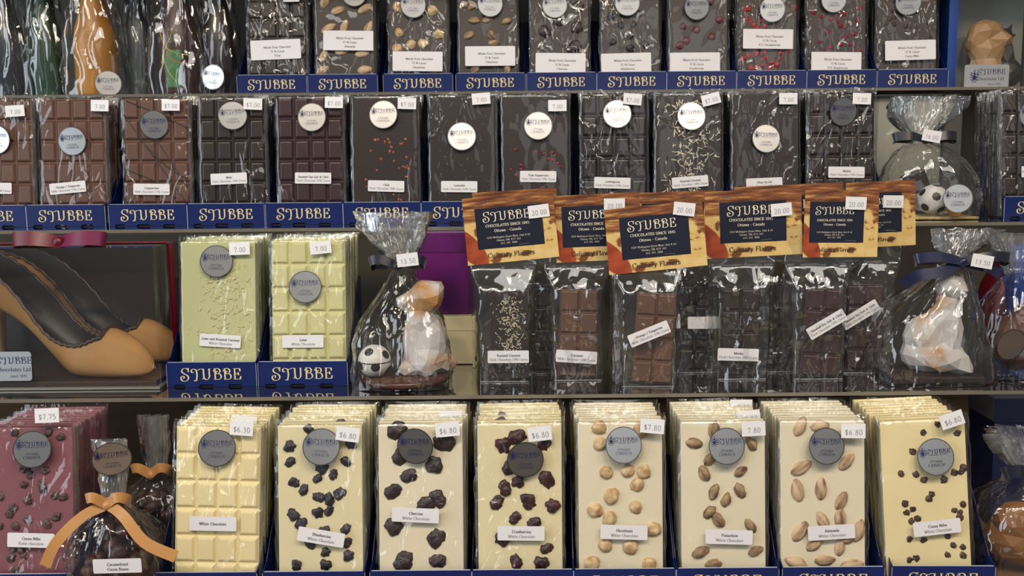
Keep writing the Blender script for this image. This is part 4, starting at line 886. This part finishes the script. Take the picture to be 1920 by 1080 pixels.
def carded_bag(card, rot, cw, bag_px, Y, choc, lines=None, lbl=None, desc='', pr=None, coco=False, mrot=0.0, yaw=0.0, bw=.064, bpx=None, short=.066):
    z = S[3]
    X = x_at(bag_px, Y, z + .05)
    M = Matrix.Translation((X, Y, z + .0004)) @ Matrix.Rotation(R(yaw), 4, 'Z')
    t = thing('carded_bag', desc, 'chocolate bag', M, 'bagged bars with printed cards')
    # film
    link('bag_film', wrapper('bag_film', bw, .091, -.0125, .0115, rng.randint(30, 900), nx=26, nz=60, amp=.0020, fin=.062, side=.0005, ff=.34, bevel=.26), CARDF, t)
    link('bottom_fold', box('bottom_fold', -bw * .37, bw * .37, -.0135, -.0122, 0, .0010, .0002), SEAM, t)
    # bar
    w_, h_ = .0385, .088
    bx = 0.0
    if bpx: bx, _ = at_local(M, bpx[0], bpx[1], -.004)
    mb = link('slab', box('slab', -w_ / 2, w_ / 2, .0018, .008, 0, h_, .0006), choc, t, (bx, -.004, .0012), (R(-4), R(mrot), 0))
    if coco:
        shreds('coconut_shreds', lambda r: (r.gauss(.001, .0065), r.uniform(.006, .082)), 330, COCO, mb, .0012, (.001, .003), .0004, 12)
    else:
        for i in range(2):
            for j in range(4):
                link('square', SQ_S, choc, mb, (-w_ / 2 + w_ * (i + .5) / 2, .0018, h_ * (j + .5) / 4), None, (1.0, 1, 1.12))
    # header card, folded over the bag top
    p = at_y(card[0], card[1], Y - .003); lx = p.x - X; lz = p.z - z
    ch = short
    cm = flat('header_card', [(-cw / 2, -ch / 2), (cw / 2, -ch / 2 + .0006), (cw / 2 - .0005, ch / 2), (-cw / 2 + .0004, ch / 2 - .0006)], .0012)
    hc = link('header_card', cm, CARDM, t, (lx, -.0040, lz), (R(-1), R(rot), R(rng.uniform(-2, 2))))
    k = min(1.0, cw / .090)
    pw, ph = .0655 * k, .040
    ox = -.0005 - (0 if k > .95 else .004)
    link('brand_panel', flat('brand_panel', [(-pw / 2, -ph / 2), (pw / 2, -ph / 2), (pw / 2, ph / 2), (-pw / 2, ph / 2)], .0001), PANELNAVY, hc, (ox, -.0013, .0015))
    link('lettering', text_mesh(['STUBBE'], .85, .0084, **LOGO_T), CARDINK, hc, (ox - .002, -.0017, .0130), None, k)
    link('lettering', text_mesh(['CHOCOLATES SINCE 1845', 'Ottawa - Canada'], bolds=[1.15, 1.1], heights=[.0026, .0027], leading=1.9), CARDINK, hc, (ox - .002, -.0017, .0014), None, k)
    link('lettering', text_mesh(['1224 Wellington Street West, Unit # A1', 'Ottawa, ON, K1Y 3A1', '613. 241. 1040'], .8, .0018, leading=1.75), CARDINK, hc, (ox - .002, -.0017, -.0108), None, k)
    link('lettering', text_mesh(['Culinary Flavors'], 1.2, .0047), INK, hc, (ox - .001, -.0017, -.0250), None, k)
    for sx, sz in ((-.026, .0265), (.012, -.0165)):
        link('staple', box('staple', -.0052, .0052, -.0005, 0, -.0003, .0003), STAPLE, hc, (sx * k, -.0013, sz), (0, R(rng.uniform(-6, 6)), 0))
    if pr:
        q = at_local(t.matrix_basis, pr[0], pr[1], -.0072); price(t, q[0], q[1], -.0072, pr[2], pr[3])
    if lines:
        q = at_local(t.matrix_basis, lbl[0], lbl[1], -.0152); name_label(t, q[0], q[1], -.0152, lines, lbl[2])
    return t
MILKM = ['Milk Chocolate 33% Cocoa', 'Dark Chocolate 54% Cocoa']
# rear ones first
carded_bag((968, 418), -3, .086, 1000, 1.012, DARK, desc='carded bag hidden behind the roasted coconut bag, only its card edge showing')
carded_bag((1262, 421), -1, .086, 1302, 1.010, DARK, lines=[''], lbl=(1327, 605, 0), desc='carded bag with dark bar between the orange and mocha bags')
carded_bag((1478, 408), -2, .110, 1452, 1.010, DARK, desc='carded bag behind the mocha card, its card top peeking over')
carded_bag((1650, 402), -2, .070, 1622, 1.002, PLUM, lines=['Smoked Sea Salt & Chili', MILKM[1]], lbl=(1613, 590, -32), pr=(1675, 378, '20.00', 1), desc='rearmost carded bag beside the wrapped cat figure')
carded_bag((957, 428), -5, .090, 945, .977, DARK, lines=['Roasted Coconut', MILKM[1]], lbl=(953, 669, 0), pr=(1010, 396, '20.00', -7), coco=True, bpx=(955, 640), desc='carded bag holding a dark bar topped with white coconut')
carded_bag((1121, 427), -2, .084, 1082, .980, MILK, lines=['Caramel', MILKM[0]], lbl=(1081, 669, 4), pr=(1152, 384, '20.00', 0), bpx=(1082, 640), mrot=2, desc='carded bag holding a milk chocolate bar with caramel label')
carded_bag((1412, 419), -2, .096, 1388, .979, DARK, lines=['Mocha', MILKM[1]], lbl=(1384, 665, 2), pr=(1465, 393, '20.00', -5), bpx=(1390, 640), desc='carded bag holding a dark bar with mocha label')
carded_bag((1576, 420), .6, .073, 1530, .976, PLUM, lines=['Smoked Sea Salt & Chili', MILKM[1]], lbl=(1550, 608, -31), pr=(1605, 381, '20.00', 2), bpx=(1538, 640), mrot=4, desc='carded bag with a slanted sea salt and chili label')
carded_bag((1229, 446), -5, .094, 1213, .950, MILK, lines=['Orange / Tangerine', MILKM[0]], lbl=(1217, 626, -22), pr=(1283, 392, '20.00', 6), bpx=(1222, 640), mrot=4, bw=.068, desc='frontmost carded bag with a slanted orange and tangerine label', short=.063)

# ---- wrapped dog with ball
def M_at(px, Y, z, yaw=0.0):
    return Matrix.Translation((x_at(px, Y, z + .03), Y, z)) @ Matrix.Rotation(R(yaw), 4, 'Z')
def soccer_spots(parent, r, seed=0):
    ph = (1 + 5 ** .5) / 2
    ico = [Vector(p).normalized() for p in [(0, 1, ph), (0, -1, ph), (0, 1, -ph), (0, -1, -ph), (1, ph, 0), (-1, ph, 0), (1, -ph, 0), (-1, -ph, 0), (ph, 0, 1), (-ph, 0, 1), (ph, 0, -1), (-ph, 0, -1)]]
    E = Euler((.5 + seed, .3, .9 + seed))
    v = []; f = []
    for p in ico:
        p = p.copy(); p.rotate(E); a = p.orthogonal().normalized(); b = p.cross(a); k = len(v)
        v.append(tuple(p * r * 1.012))
        for i in range(8):
            q = (p + (a * math.cos(i * math.pi / 4) + b * math.sin(i * math.pi / 4)) * .3).normalized(); v.append(tuple(q * r * 1.006))
        f += [(k, k + 1 + i, k + 1 + (i + 1) % 8) for i in range(8)]
    return link('ball_spots', pydata('ball_spots', v, f, True), BALLK, parent)
def bag_thing(px, Y, row, desc, prof, seed, name='cellophane_bag', cat='gift bag', yaw=0.0, **kw):
    t = thing(name, desc, cat, M_at(px, Y, S[row] + .0006, yaw))
    k = min(range(len(prof)), key=lambda i: prof[i][1] if prof[i][0] > .04 else 9)
    link('cellophane', bag_mesh('cellophane', prof[:k + 1], seed, **kw), BAGF, t)
    link('gathered_top', bag_mesh('gathered_top', prof[k:], seed, rows=24, folds=13, amp=.5), TOPF, t)
    return t
t = bag_thing(755, .968, 3, 'clear bag with a marbled dog figure and a small ball on a chocolate disc', [(0, .046, .040, .5), (.02, .047, .04, .4), (.055, .042, .034, .2), (.085, .026, .022, 0, .002), (.105, .012, .010, 0, .001), (.115, .006, .006, 0), (.128, .014, .012, 0), (.150, .026, .018, 0, -.004), (.168, .030, .016, 0, -.006)], 2)
TM = t.matrix_basis
link('chocolate_disc', lathe('chocolate_disc', [(.038, 0), (.043, .002), (.0435, .006), (.041, .008)], 40), mat('glossy_brown_chocolate', (74, 46, 38), .25, bump=.0004, bscale=90), t, (.002, 0, .0005))
dg_ = link('dog_figure', lowpoly('dog_figure', [(.010, 0, .018, .022, .018, .018), (.014, .002, .034, .018, .016, .026), (.006, 0, .056, .014, .013, .018), (.012, 0, .080, .017, .015, .017), (-.006, -.002, .075, .012, .009, .009, -12), (.012, -.010, .014, .012, .010, .014), (-.006, -.008, .008, .010, .008, .008), (.028, .004, .012, .012, .012, .011), (.022, -.008, .082, .006, .006, .014, 14), (.022, .008, .082, .006, .006, .014, 14), (-.002, -.006, .034, .009, .008, .026)], faces=260), MARBLE, t, (.012, 0, .006), None, (1.05, 1, 1.0))
ball = link('ball', blob('ball', .0162, .0162, .0162, 0, 1, 1, sub=3), BALLW, t, (-.026, -.012, .024)); soccer_spots(ball, .0162)
link('ball_seam', lathe('ball_seam', [(.0160, -.0006), (.01655, -.0003), (.01655, .0003), (.0160, .0006)], 36), BALLK, ball)
bow(t, (-.001, -.010, .117), NAVYRIB, sp=.026, wd=.009, up=.007)
q = at_local(TM, 763, 488, -.026); price(t, q[0], q[1], -.022, '13.50', -6)

# ---- wrapped cat
t = bag_thing(1738, .968, 3, 'clear bag tied with navy ribbon around a marbled sitting cat', [(0, .054, .042, .5), (.03, .053, .042, .4), (.065, .046, .036, .2), (.090, .030, .026, 0, .012), (.108, .014, .012, 0, .022), (.116, .007, .007, 0, .024), (.128, .016, .013, 0, .026), (.146, .028, .020, 0, .032)], 5)
link('chocolate_base', box('chocolate_base', -.044, .046, -.030, .030, .0004, .007, .002), mat('dark_base_chocolate', (44, 30, 28), .35, bump=.0006, bscale=120), t)
link('cat_figure', lowpoly('cat_figure', [(-.004, 0, .018, .028, .020, .020), (-.008, 0, .034, .022, .018, .024), (.006, -.002, .050, .015, .014, .020), (.012, -.002, .068, .0125, .012, .018), (.013, -.003, .086, .016, .014, .0125), (.020, -.010, .083, .009, .008, .007), (.003, -.001, .099, .0045, .004, .010, -14), (.023, -.001, .099, .0045, .004, .010, 10), (.022, -.010, .012, .012, .010, .013), (.027, -.012, .006, .010, .008, .006), (.006, -.016, .014, .018, .010, .012), (.016, -.008, .040, .010, .009, .026)], faces=240), MARBLE, t, (.006, 0, .006), (0, 0, R(-12)), 1.0)
bow(t, (.024, -.014, .117), BLUERIB, sp=.044, wd=.010, tails=[[(.002, -.022, .108), (-.020, -.020, .104), (-.032, -.012, .094)], [(.046, -.02, .112), (.060, -.018, .104)]], up=.005, m2=NAVYRIB)
q = at_local(t.matrix_basis, 1842, 490, -.030); price(t, q[0], q[1], -.030, '13.50', 10)

# ---- brown bag with a foil sticker at the end of the third row
t = bag_thing(1905, .985, 3, 'clear bag of brown chocolate with a round foil sticker, beside the cat', [(0, .042, .034, .5), (.03, .043, .034, .4), (.07, .034, .028, .2), (.10, .012, .012, 0), (.12, .02, .016, 0), (.14, .028, .018, 0)], 9)
link('chocolate_lump', lowpoly('chocolate_lump', [(0, 0, .030, .026, .022, .030), (.010, 0, .050, .018, .016, .022)], faces=120), mat('brown_lump_chocolate', (84, 54, 44), .35), t, (0, 0, .001))
q = at_local(t.matrix_basis, 1893, 645, -.036); sticker(t, q[0], q[1], -.036, 0, R(10), R(12), bare=True)
t = thing('chocolate_egg', 'dark red foil egg standing behind the brown bag', 'egg', M_at(1888, 1.085, S[3] + .0006))
link('shell', lathe('shell', [(.0008, 0), (.016, .003), (.028, .016), (.034, .036), (.034, .055), (.029, .078), (.019, .098), (.009, .109), (.0008, .112)], 32), mat('red_foil', (92, 14, 26), .3, metal=.3), t)
t = thing('gift_box', 'bright blue gift box in shadow behind the egg', 'box', M_at(1958, 1.04, S[3] + .0006))
link('carton', box('carton', -.035, .035, 0, .04, 0, .12, .001), mat('bright_blue_card', (24, 62, 150), .4), t); link('lid', box('lid', -.036, .036, -.001, .041, .105, .122, .001), mat('bright_blue_card', (24, 62, 150), .4), t)

# ---- purple and cream boxes behind the dog
t = thing('gift_box', 'cream gift box low behind the wrapped dog', 'box', M_at(838, 1.05, S[3] + .0006))
link('carton', box('carton', -.036, .030, 0, .05, 0, .050, .001), mat('cream_card', (214, 202, 160), .5), t); link('lid', box('lid', -.0365, .0305, -.0005, .0505, .036, .052, .001), mat('cream_card', (214, 202, 160), .5), t)
t = thing('gift_box', 'shiny purple gift box standing on the cream box behind the dog', 'box', M_at(836, 1.062, S[3] + .0531))
PURP = mat('purple_satin', (92, 18, 96), .3, var=.35, vscale=14, sheen=.3)
link('carton', box('carton', -.032, .026, 0, .032, 0, .088, .002), PURP, t); link('lid', box('lid', -.0328, .0268, -.0008, .0328, .066, .0900, .002), PURP, t)

# ---- clear box with high heels
Mb = M_at(128, .985, S[3] + .0006)
xr = x_at(300, .945, S[3] + .01); xl = xr - .345
t = thing('clear_gift_box', 'clear plastic box with red ribbon around the chocolate high heels', 'box', Matrix.Translation((0, 0, S[3] + .0006)))
y0, y1, hz = .945, 1.120, .138
for nm, a in (('front_pane', (xl, xr, y0, y0 + .0004, 0, hz)), ('back_pane', (xl, xr, y1, y1 + .0004, 0, hz)), ('top_pane', (xl, xr, y0, y1, hz, hz + .0004)), ('side_pane', (xr - .0004, xr, y0, y1, 0, hz)), ('side_pane', (xl, xl + .0004, y0, y1, 0, hz))):
    link(nm, box(nm, *a), PLASTIC, t)
link('back_card', box('back_card', xl + .002, xr - .002, y1 - .0025, y1 - .001, .002, hz - .002), mat('dark_brown_card', (44, 34, 32), .35), t)
link('base_board', box('base_board', xl + .001, xr - .001, y0 + .001, y1 - .001, 0, .0018), mat('silver_board', (170, 168, 160), .35, metal=.5), t)
ym = .990; CRIMSON = mat('crimson_band_brightened', (150, 12, 50), .45)  # brighter copy of the crimson satin, offsetting the shade on the band
link('ribbon_band', ribbon_mesh('ribbon_band', [(xl, ym, hz + .001), ((xl + xr) / 2, ym, hz + .001), (xr - .002, ym, hz + .001)], .012, (0, 0, 1)), CRIMSON, t)
link('ribbon_band', ribbon_mesh('ribbon_band', [(xr + .0009, ym, hz), (xr + .0009, ym, hz * .5), (xr + .0009, ym, .001)], .012, (1, 0, 0)), CRIMSON, t)
bx = x_at(140, ym, S[3] + hz)
bow(t, (bx, .962, hz + .005), REDRIB, sp=.043, wd=.014, up=.004, m2=PINKRIB, knot=.006, front=-.010)
pl = flat('plate_sticker', rrect(.0455, .0285, .003), .0003)
q = at_y(15, 687, y0 - .001); ps = link('plate_sticker', pl, mat('matt_silver', (178, 184, 190), .4, metal=.7), t, (q.x, y0 - .0006, q.z - S[3] - .0006), (R(-3), 0, 0))
def plate_print(ps):
    link('lettering', text_mesh(['STUBBE'], .9, .0064, **LOGO_T), NAVYINK, ps, (.006, -.0005, .0058))
    link('lettering', text_mesh(['Chocolates Ltd.'], .85, .0038), NAVYINK, ps, (.006, -.0005, -.0030))
    link('lettering', text_mesh(['since 1845'], .75, .0026), NAVYINK, ps, (.010, -.0005, -.0095))
    link('crest', CREST_BIG, NAVYINK, ps, (-.0155, -.0005, 0))
plate_print(ps)

SHOE_K = [  # along the shoe, toe to heel: x, sole z, rim z, half width at rim, half width at sole
    (.000, .010, .013, .0005, .002), (-.006, .004, .022, .006, .008), (-.020, .0015, .033, .012, .017), (-.038, .0005, .041, .017, .023), (-.046, .0002, .040, .020, .0245), (-.060, .000, .034, .0235, .0245), (-.078, .0020, .036, .0245, .022),
    (-.096, .020, .048, .0235, .018), (-.127, .048, .086, .0215, .0155), (-.160, .066, .112, .0205, .015), (-.195, .078, .122, .020, .0165), (-.225, .083, .125, .016, .0165), (-.234, .084, .126, .004, .006)]
SHOE_K = [(x * 1.14, *r) for x, *r in SHOE_K]
def shoe(px, Y, desc, yaw, sc_=1.0):
    t = thing('chocolate_shoe', desc, 'shoe', Matrix.Translation((x_at(px, Y, S[3] + .02), Y, S[3] + .0080)) @ Matrix.Rotation(R(yaw), 4, 'Z') @ Matrix.Scale(sc_, 4), 'chocolate high heels')
    K = catmull(SHOE_K, 4); n = 14
    def shell(ins):
        v = []; f = []
        for i, (x, zs, zr, wr, ws) in enumerate(K):
            wr = max(.0003, wr - ins); ws = max(.0003, ws - ins); zb = zs + ins
            closed = 1 if x > -.045 else 0
            for k in range(n + 1):
                a = math.pi * k / n; c = math.cos(a); s_ = math.sin(a)
                h = max(zr - zb, .001)
                z = zb + h * (1 - s_ ** .7)
                wd = ws + (wr - ws) * ((z - zb) / h)
                v.append((x, -wd * (abs(c) ** .55) * (1 if c > 0 else -1), z))
        m = len(K)
        for i in range(m - 1):
            for k in range(n): f.append((i * (n + 1) + k, i * (n + 1) + k + 1, (i + 1) * (n + 1) + k + 1, (i + 1) * (n + 1) + k))
        f.append(tuple(range(n + 1))); f.append(tuple((m - 1) * (n + 1) + k for k in range(n, -1, -1)))
        # toe cap: bridge the rim over the toe
        last = max(i for i, q in enumerate(K) if q[0] > -.048)
        b = len(v); cols = 7
        for i in range(last + 1):
            x, zs, zr, wr, ws = K[i]; wr = max(.0003, wr - ins)
            for k in range(cols):
                u = -1 + 2 * k / (cols - 1); v.append((x - .004 * (1 - u * u) * (i / last), wr * u, zr - ins + .007 * (1 - u * u) * min(1, i / 6)))
        for i in range(last):
            for k in range(cols - 1): f.append((b + i * cols + k, b + (i + 1) * cols + k, b + (i + 1) * cols + k + 1, b + i * cols + k + 1))
        return v, f
    link('upper', pydata('upper', *shell(0), True), CARAM, t)
    link('lining', pydata('lining', *shell(.0016), True), mat('dark_lining_chocolate', (24, 17, 15), .45), t)
    rim = []
    op = [q for q in K if q[0] <= -.046]
    near = [(x, -wr, zr) for x, zs, zr, wr, ws in op]; far = [(x, wr, zr) for x, zs, zr, wr, ws in op][::-1]
    x0, _, zr0, wr0, _ = op[0]
    front = [(x0 - .001, wr0 * .5, zr0 + .006), (x0 - .004, 0, zr0 + .0075), (x0 - .001, -wr0 * .5, zr0 + .006)]
    loop = catmull(near + far + front, 4, True)
    v, f = tube_geo([(a, b, c + .0009 * math.sin(i * 1.15)) for i, (a, b, c) in enumerate(loop)], .0017, 6, closed=True)
    link('piping', pydata('piping', v, f, True), mat('dark_piping_chocolate', (58, 40, 34), .35), t)
    link('heel', lathe('heel', [(.0045, 0), (.0045, .004), (.0055, .03), (.0080, .06), (.0115, .086)], 20), CARAM, t, (-.246, 0, -.0005))
    return t
shoe(290, .960, 'caramel chocolate high heel with dark scalloped rim, the nearer of two', -16)
shoe(346, 1.030, 'caramel chocolate high heel partly hidden behind the nearer shoe', -16, .96)
t = thing('chocolate_plaque', 'flat dark chocolate plaque under the high heels in the clear box', 'plaque', Matrix.Translation((0, 0, S[3] + .0026)))
v, f = box_geo(xl + .004, xr - .006, y0 + .006, y1 - .004, 0, .005); link('plaque_slab', box('plaque_slab', xl + .004, xr - .006, y0 + .006, y1 - .004, 0, .0050, .001), mat('plaque_chocolate', (58, 40, 34), .35, bump=.0005, bscale=80), t)

# ---- caramelized cocoa bean bags
BEAN = [blob('cocoa_bean', .0105, .0075, .0070, .18, 1.8, s) for s in range(4)]
BEANM = mat('cocoa_bean_skin', (74, 40, 32), .5, rgb2=(44, 24, 20), vscale=120, bump=.0008, bscale=300)
def bean_bag(px, Y, desc, seed, front):
    t = bag_thing(px, Y, 4, desc, [(0, .035, .026, .6), (.03, .037, .028, .5), (.058, .033, .026, .3), (.072, .020, .017, .1), (.082, .008, .007, 0), (.088, .007, .006, 0), (.100, .010, .004, 0), (.120, .011, .004, 0), (.138, .012, .003, 0)], seed, cat='gift bag', amp=.14, crinkle=.0022)
    r = random.Random(seed)
    for i in range(34):
        a = r.uniform(0, 6.28); z = r.uniform(.006, .060); rad = .9 if i < 24 else r.random() * .6
        k = 1 - max(0, (z - .045) / .03)
        link('cocoa_bean', r.choice(BEAN), BEANM, t, (math.cos(a) * .025 * rad * k, math.sin(a) * .017 * rad * k, z), (r.uniform(0, 3), r.uniform(0, 3), r.uniform(0, 3)))
    tails = [[(-.018, -.020, .078), (-.036, -.032, .060), (-.046, -.034, .040)], [(.018, -.026, .080), (.038, -.034, .060), (.064, -.036, .048)]] if front else None
    bow(t, (0, -.010, .085), GOLDRIB, sp=.017, wd=.0085, tails=tails, up=.008, knot=.0042)
    return t
t = bean_bag(222, .825, 'clear bag of cocoa beans tied with a gold bow, in front', 21, True)
q = at_local(t.matrix_basis, 215, 857, -.005); sticker(t, q[0], q[1], -.005, 0, R(14), R(22))
q = at_local(t.matrix_basis, 220, 1061, -.032); name_label(t, q[0], q[1], -.032, ['Caramelized', 'Cocoa Beans'], -1, reg2=False)
bean_bag(300, .905, 'cocoa bean bag half hidden behind the plain white chocolate stack', 22, False)

# ---- brown bag at the lower right
t = bag_thing(1925, .86, 4, 'clear bag of golden brown chocolate at the lower right end', [(0, .050, .036, .5), (.03, .052, .038, .5), (.065, .044, .034, .3), (.085, .018, .016, 0), (.092, .010, .010, 0), (.108, .024, .016, 0), (.128, .034, .020, 0)], 31, crinkle=.0025)
link('chocolate_lump', lowpoly('chocolate_lump', [(0, 0, .028, .040, .026, .026), (-.012, -.006, .045, .022, .018, .020)], faces=110), mat('golden_brown_chocolate', (134, 92, 50), .35), t, (0, 0, .002))
bow(t, (0, -.012, .092), NAVYRIB, sp=.030, wd=.011, up=.006)
t = thing('gift_box', 'dark navy gift box under the glass beside the cocoa nib stack', 'box', M_at(1960, .965, S[4] + .0006))
link('carton', box('carton', -.055, .055, 0, .06, 0, .13, .001), NAVY_IN, t); link('lid', box('lid', -.056, .056, -.001, .061, .108, .132, .001), BLUERIB, t)

# ---- second row right: bag with ball and chocolates
t = bag_thing(1738, 1.128, 2, 'clear bag with a small ball and chocolates on a gold board', [(0, .052, .034, .6), (.02, .053, .035, .5), (.05, .048, .032, .3), (.075, .030, .022, 0, -.006), (.084, .012, .010, 0, -.010), (.092, .012, .010, 0, -.010), (.112, .030, .016, 0, -.006), (.135, .036, .016, 0, 0)], 41, crinkle=.002)
link('gold_board', box('gold_board', -.048, .048, -.028, .028, .0002, .003, .0008), BOARD, t)
b_ = link('ball', blob('ball', .017, .017, .017, 0, 1, 1, sub=3), BALLW, t, (.004, -.008, .021)); soccer_spots(b_, .017, 1.1)
for i, (x, z, a) in enumerate(((-.030, .016, 10), (-.012, .040, -20), (.030, .014, 30))):
    link('chocolate_piece', box('chocolate_piece', -.013, .013, -.006, .006, -.012, .012, .002), DARK if i != 2 else GOLDCH, t, (x, .004, z), (0, R(a), 0))
bow(t, (-.010, -.012, .088), NAVYRIB, sp=.034, wd=.010, up=.004)
q = at_local(t.matrix_basis, 1747, 255, -.026); price(t, q[0], q[1], -.026, '16.00', 10)
q = at_local(t.matrix_basis, 1795, 372, -.037); tx, tz = face_glint_light(t.matrix_basis, q[0], q[1]); sticker(t, q[0], q[1], -.037, 0, tx, tz)
t = thing('clear_gift_box', 'empty-looking clear box standing behind the small ball bag', 'box', M_at(1720, 1.20, S[2] + .0006))
for nm, a in (('front_pane', (-.05, .05, 0, .0004, 0, .142)), ('back_pane', (-.05, .05, .06, .0604, 0, .142)), ('side_pane', (-.05, -.0496, 0, .06, 0, .142)), ('side_pane', (.0496, .05, 0, .06, 0, .142)), ('top_pane', (-.05, .05, 0, .06, .142, .1424))):
    link(nm, box(nm, *a), PLASTIC, t)
link('back_card', box('back_card', -.048, .048, .056, .0585, .002, .140), mat('pale_lit_sheet', (168, 164, 154), .6), t)  # pale sheet added; the clear box's lit, reflecting look is put into its colour

# ---- top row left: wrapped chocolate bottles
def bottle(px, Y, m, desc, r=.025, h=.21, seed=1, st=None, extra=None, neck=.011):
    t = thing('chocolate_bottle', desc, 'bottle', M_at(px, Y, S[1] + .0006), 'wrapped chocolate bottles')
    link('bottle_body', lathe('bottle_body', [(r * .9, 0), (r, .004), (r, h * .33), (r * .93, h * .40), (r * .68, h * .50), (neck * 1.15, h * .60), (neck, h * .68), (neck, h * .90), (neck * 1.2, h * .91), (neck * 1.2, h * .97), (neck, h)], 36), m, t)
    rr = r * 1.25
    link('cellophane', bag_mesh('cellophane', [(0, rr * 1.12, rr, .4), (.03, rr * 1.12, rr, .3), (h * .35, rr * 1.05, rr * .95, .1), (h * .6, rr * .8, rr * .7, 0), (h * .9, rr * .6, rr * .55, 0), (h * 1.05, rr * .9, rr * .8, 0)], seed, amp=.20, crinkle=.0010, folds=5), SMOOTHF, t)
    if extra: extra(t)
    if st: 
        q = at_local(t.matrix_basis, st[0], st[1], -rr * 1.08); sticker(t, q[0], q[1], -rr * 1.08, st[2], R(st[3]), R(st[4]))
    return t
bottle(14, 1.305, mat('blue_black_chocolate', (38, 44, 56), .35), 'blue-black chocolate bottle in cellophane at the picture edge', seed=51, r=.023)
bottle(90, 1.320, mat('dark_green_chocolate', (28, 62, 44), .35, var=.1, vscale=20), 'dark green chocolate bottle in cellophane', seed=52, r=.020)
bottle(182, 1.300, GOLDCH, 'golden chocolate champagne bottle in cellophane', seed=53, st=(205, 157, 0, -4, 12), r=.0255)
def deco(t):
    v = []; f = []
    for P, c in (([(-.012, .12), (-.010, .07), (-.002, .045), (.012, .040)], 0), ([(.010, .13), (.002, .08), (-.010, .055), (-.016, .04)], 1), ([(-.018, .085), (-.008, .06), (.006, .052), (.018, .050)], 1), ([(-.014, .05), (-.006, .03), (.004, .016)], 1)):
        pts = []
        for x, z in catmull(P, 5):
            rad = .0256 if z < .075 else .0256 - (z - .075) * .32
            pts.append((x, -math.sqrt(max(1e-6, rad * rad - x * x)), z))
        vv, ff = tube_geo(pts, .0007, 5)
        link('drizzle', pydata('drizzle', vv, ff, True), mat('orange_icing', (206, 92, 36), .5) if c == 0 else mat('yellow_icing', (176, 170, 52), .5), t)
    v = []; f = []
    for i in range(9):
        a = -R(90) + R(-22 + 44 * i / 8)
        for z in (.010, .022, .034, .046, .056): v.append((.0259 * math.cos(a) + (.002 if z > .05 else 0), .0259 * math.sin(a), z))
    for i in range(8):
        for k in range(4): f.append((i * 5 + k, (i + 1) * 5 + k, (i + 1) * 5 + k + 1, i * 5 + k + 1))
    link('green_patch', pydata('green_patch', v, f, True), mat('green_icing', (66, 116, 66), .45, var=.15, vscale=60), t)
bottle(338, 1.300, mat('brown_bottle_chocolate', (56, 30, 26), .35), 'dark brown chocolate bottle with icing drizzle and green patch', seed=54, extra=deco, r=.0255)
bottle(412, 1.325, mat('black_brown_chocolate', (40, 30, 28), .35), 'black-brown chocolate bottle in cellophane beside the top-row trays', seed=55, st=(401, 145, 8, -4, -14), r=.022)
bottle(262, 1.345, mat('steel_blue_chocolate', (86, 96, 104), .35), 'steel grey chocolate bottle set back between gold and brown bottles', seed=56, r=.018)

# ---- top row right: blue card strip and boxed puppy
t = thing('card_divider', 'tall blue card divider right of the top-row trays', 'divider', M_at(1784, 1.300, S[1] + .0006, -3))
link('panel', box('panel', -.0055, .0055, 0, .05, 0, .19, .0004), mat('strong_blue_card', (22, 70, 148), .4), t); link('foot', box('foot', -.012, .012, 0, .05, 0, .0012), NAVY, t)
t = thing('clear_gift_box', 'clear box at the upper right holding the puppy figure', 'box', M_at(1875, 1.285, S[1] + .0006))
for nm, a in (('front_pane', (-.052, .06, 0, .0004, 0, .17)), ('back_pane', (-.052, .06, .07, .0704, 0, .17)), ('side_pane', (-.052, -.0516, 0, .07, 0, .17)), ('side_pane', (.0596, .06, 0, .07, 0, .17)), ('top_pane', (-.052, .06, 0, .07, .17, .1704))):
    link(nm, box(nm, *a), PLASTIC, t)
link('back_card', box('back_card', -.050, .058, .066, .0690, .002, .168), mat('grey_back_card', (150, 152, 146), .6), t)
link('base_board', box('base_board', -.051, .059, .001, .069, 0, .0018), BOARD, t)
q = at_local(t.matrix_basis, 1850, 143, -.001)
ps = link('plate_sticker', flat('plate_sticker', rrect(.0565, .0290, .003), .0003), mat('matt_silver', (168, 170, 160), .4, metal=.7), t, (q[0], -.0006, q[1])); plate_print(ps)
t = thing('puppy_figure', 'tan faceted chocolate puppy inside the upper right clear box', 'figurine', M_at(1848, 1.318, S[1] + .0032))
link('puppy_body', lowpoly('puppy_body', [(0, 0, .022, .024, .020, .022), (0, 0, .042, .018, .016, .024), (0, 0, .048, .024, .018, .020), (-.002, 0, .072, .023, .018, .016), (.016, -.008, .062, .015, .010, .010, 8), (-.020, -.002, .062, .008, .012, .016, 18), (.006, -.014, .016, .010, .008, .016)], faces=170), MARBLE2, t)
link('nose', blob('nose', .003, .0025, .0022, .1, 2, 1, sub=1), BALLK, t, (.029, -.011, .066))
t = thing('cat_figure', 'black faceted chocolate cat beside the puppy in the clear box', 'figurine', M_at(1890, 1.332, S[1] + .0032))
link('cat_body', lowpoly('cat_body', [(0, 0, .020, .020, .013, .020), (-.004, 0, .042, .012, .010, .020), (-.006, 0, .066, .011, .009, .011), (-.013, 0, .078, .003, .003, .008, -10), (.001, 0, .078, .003, .003, .008, 10)], faces=130), mat('black_chocolate', (40, 36, 34), .4), t)
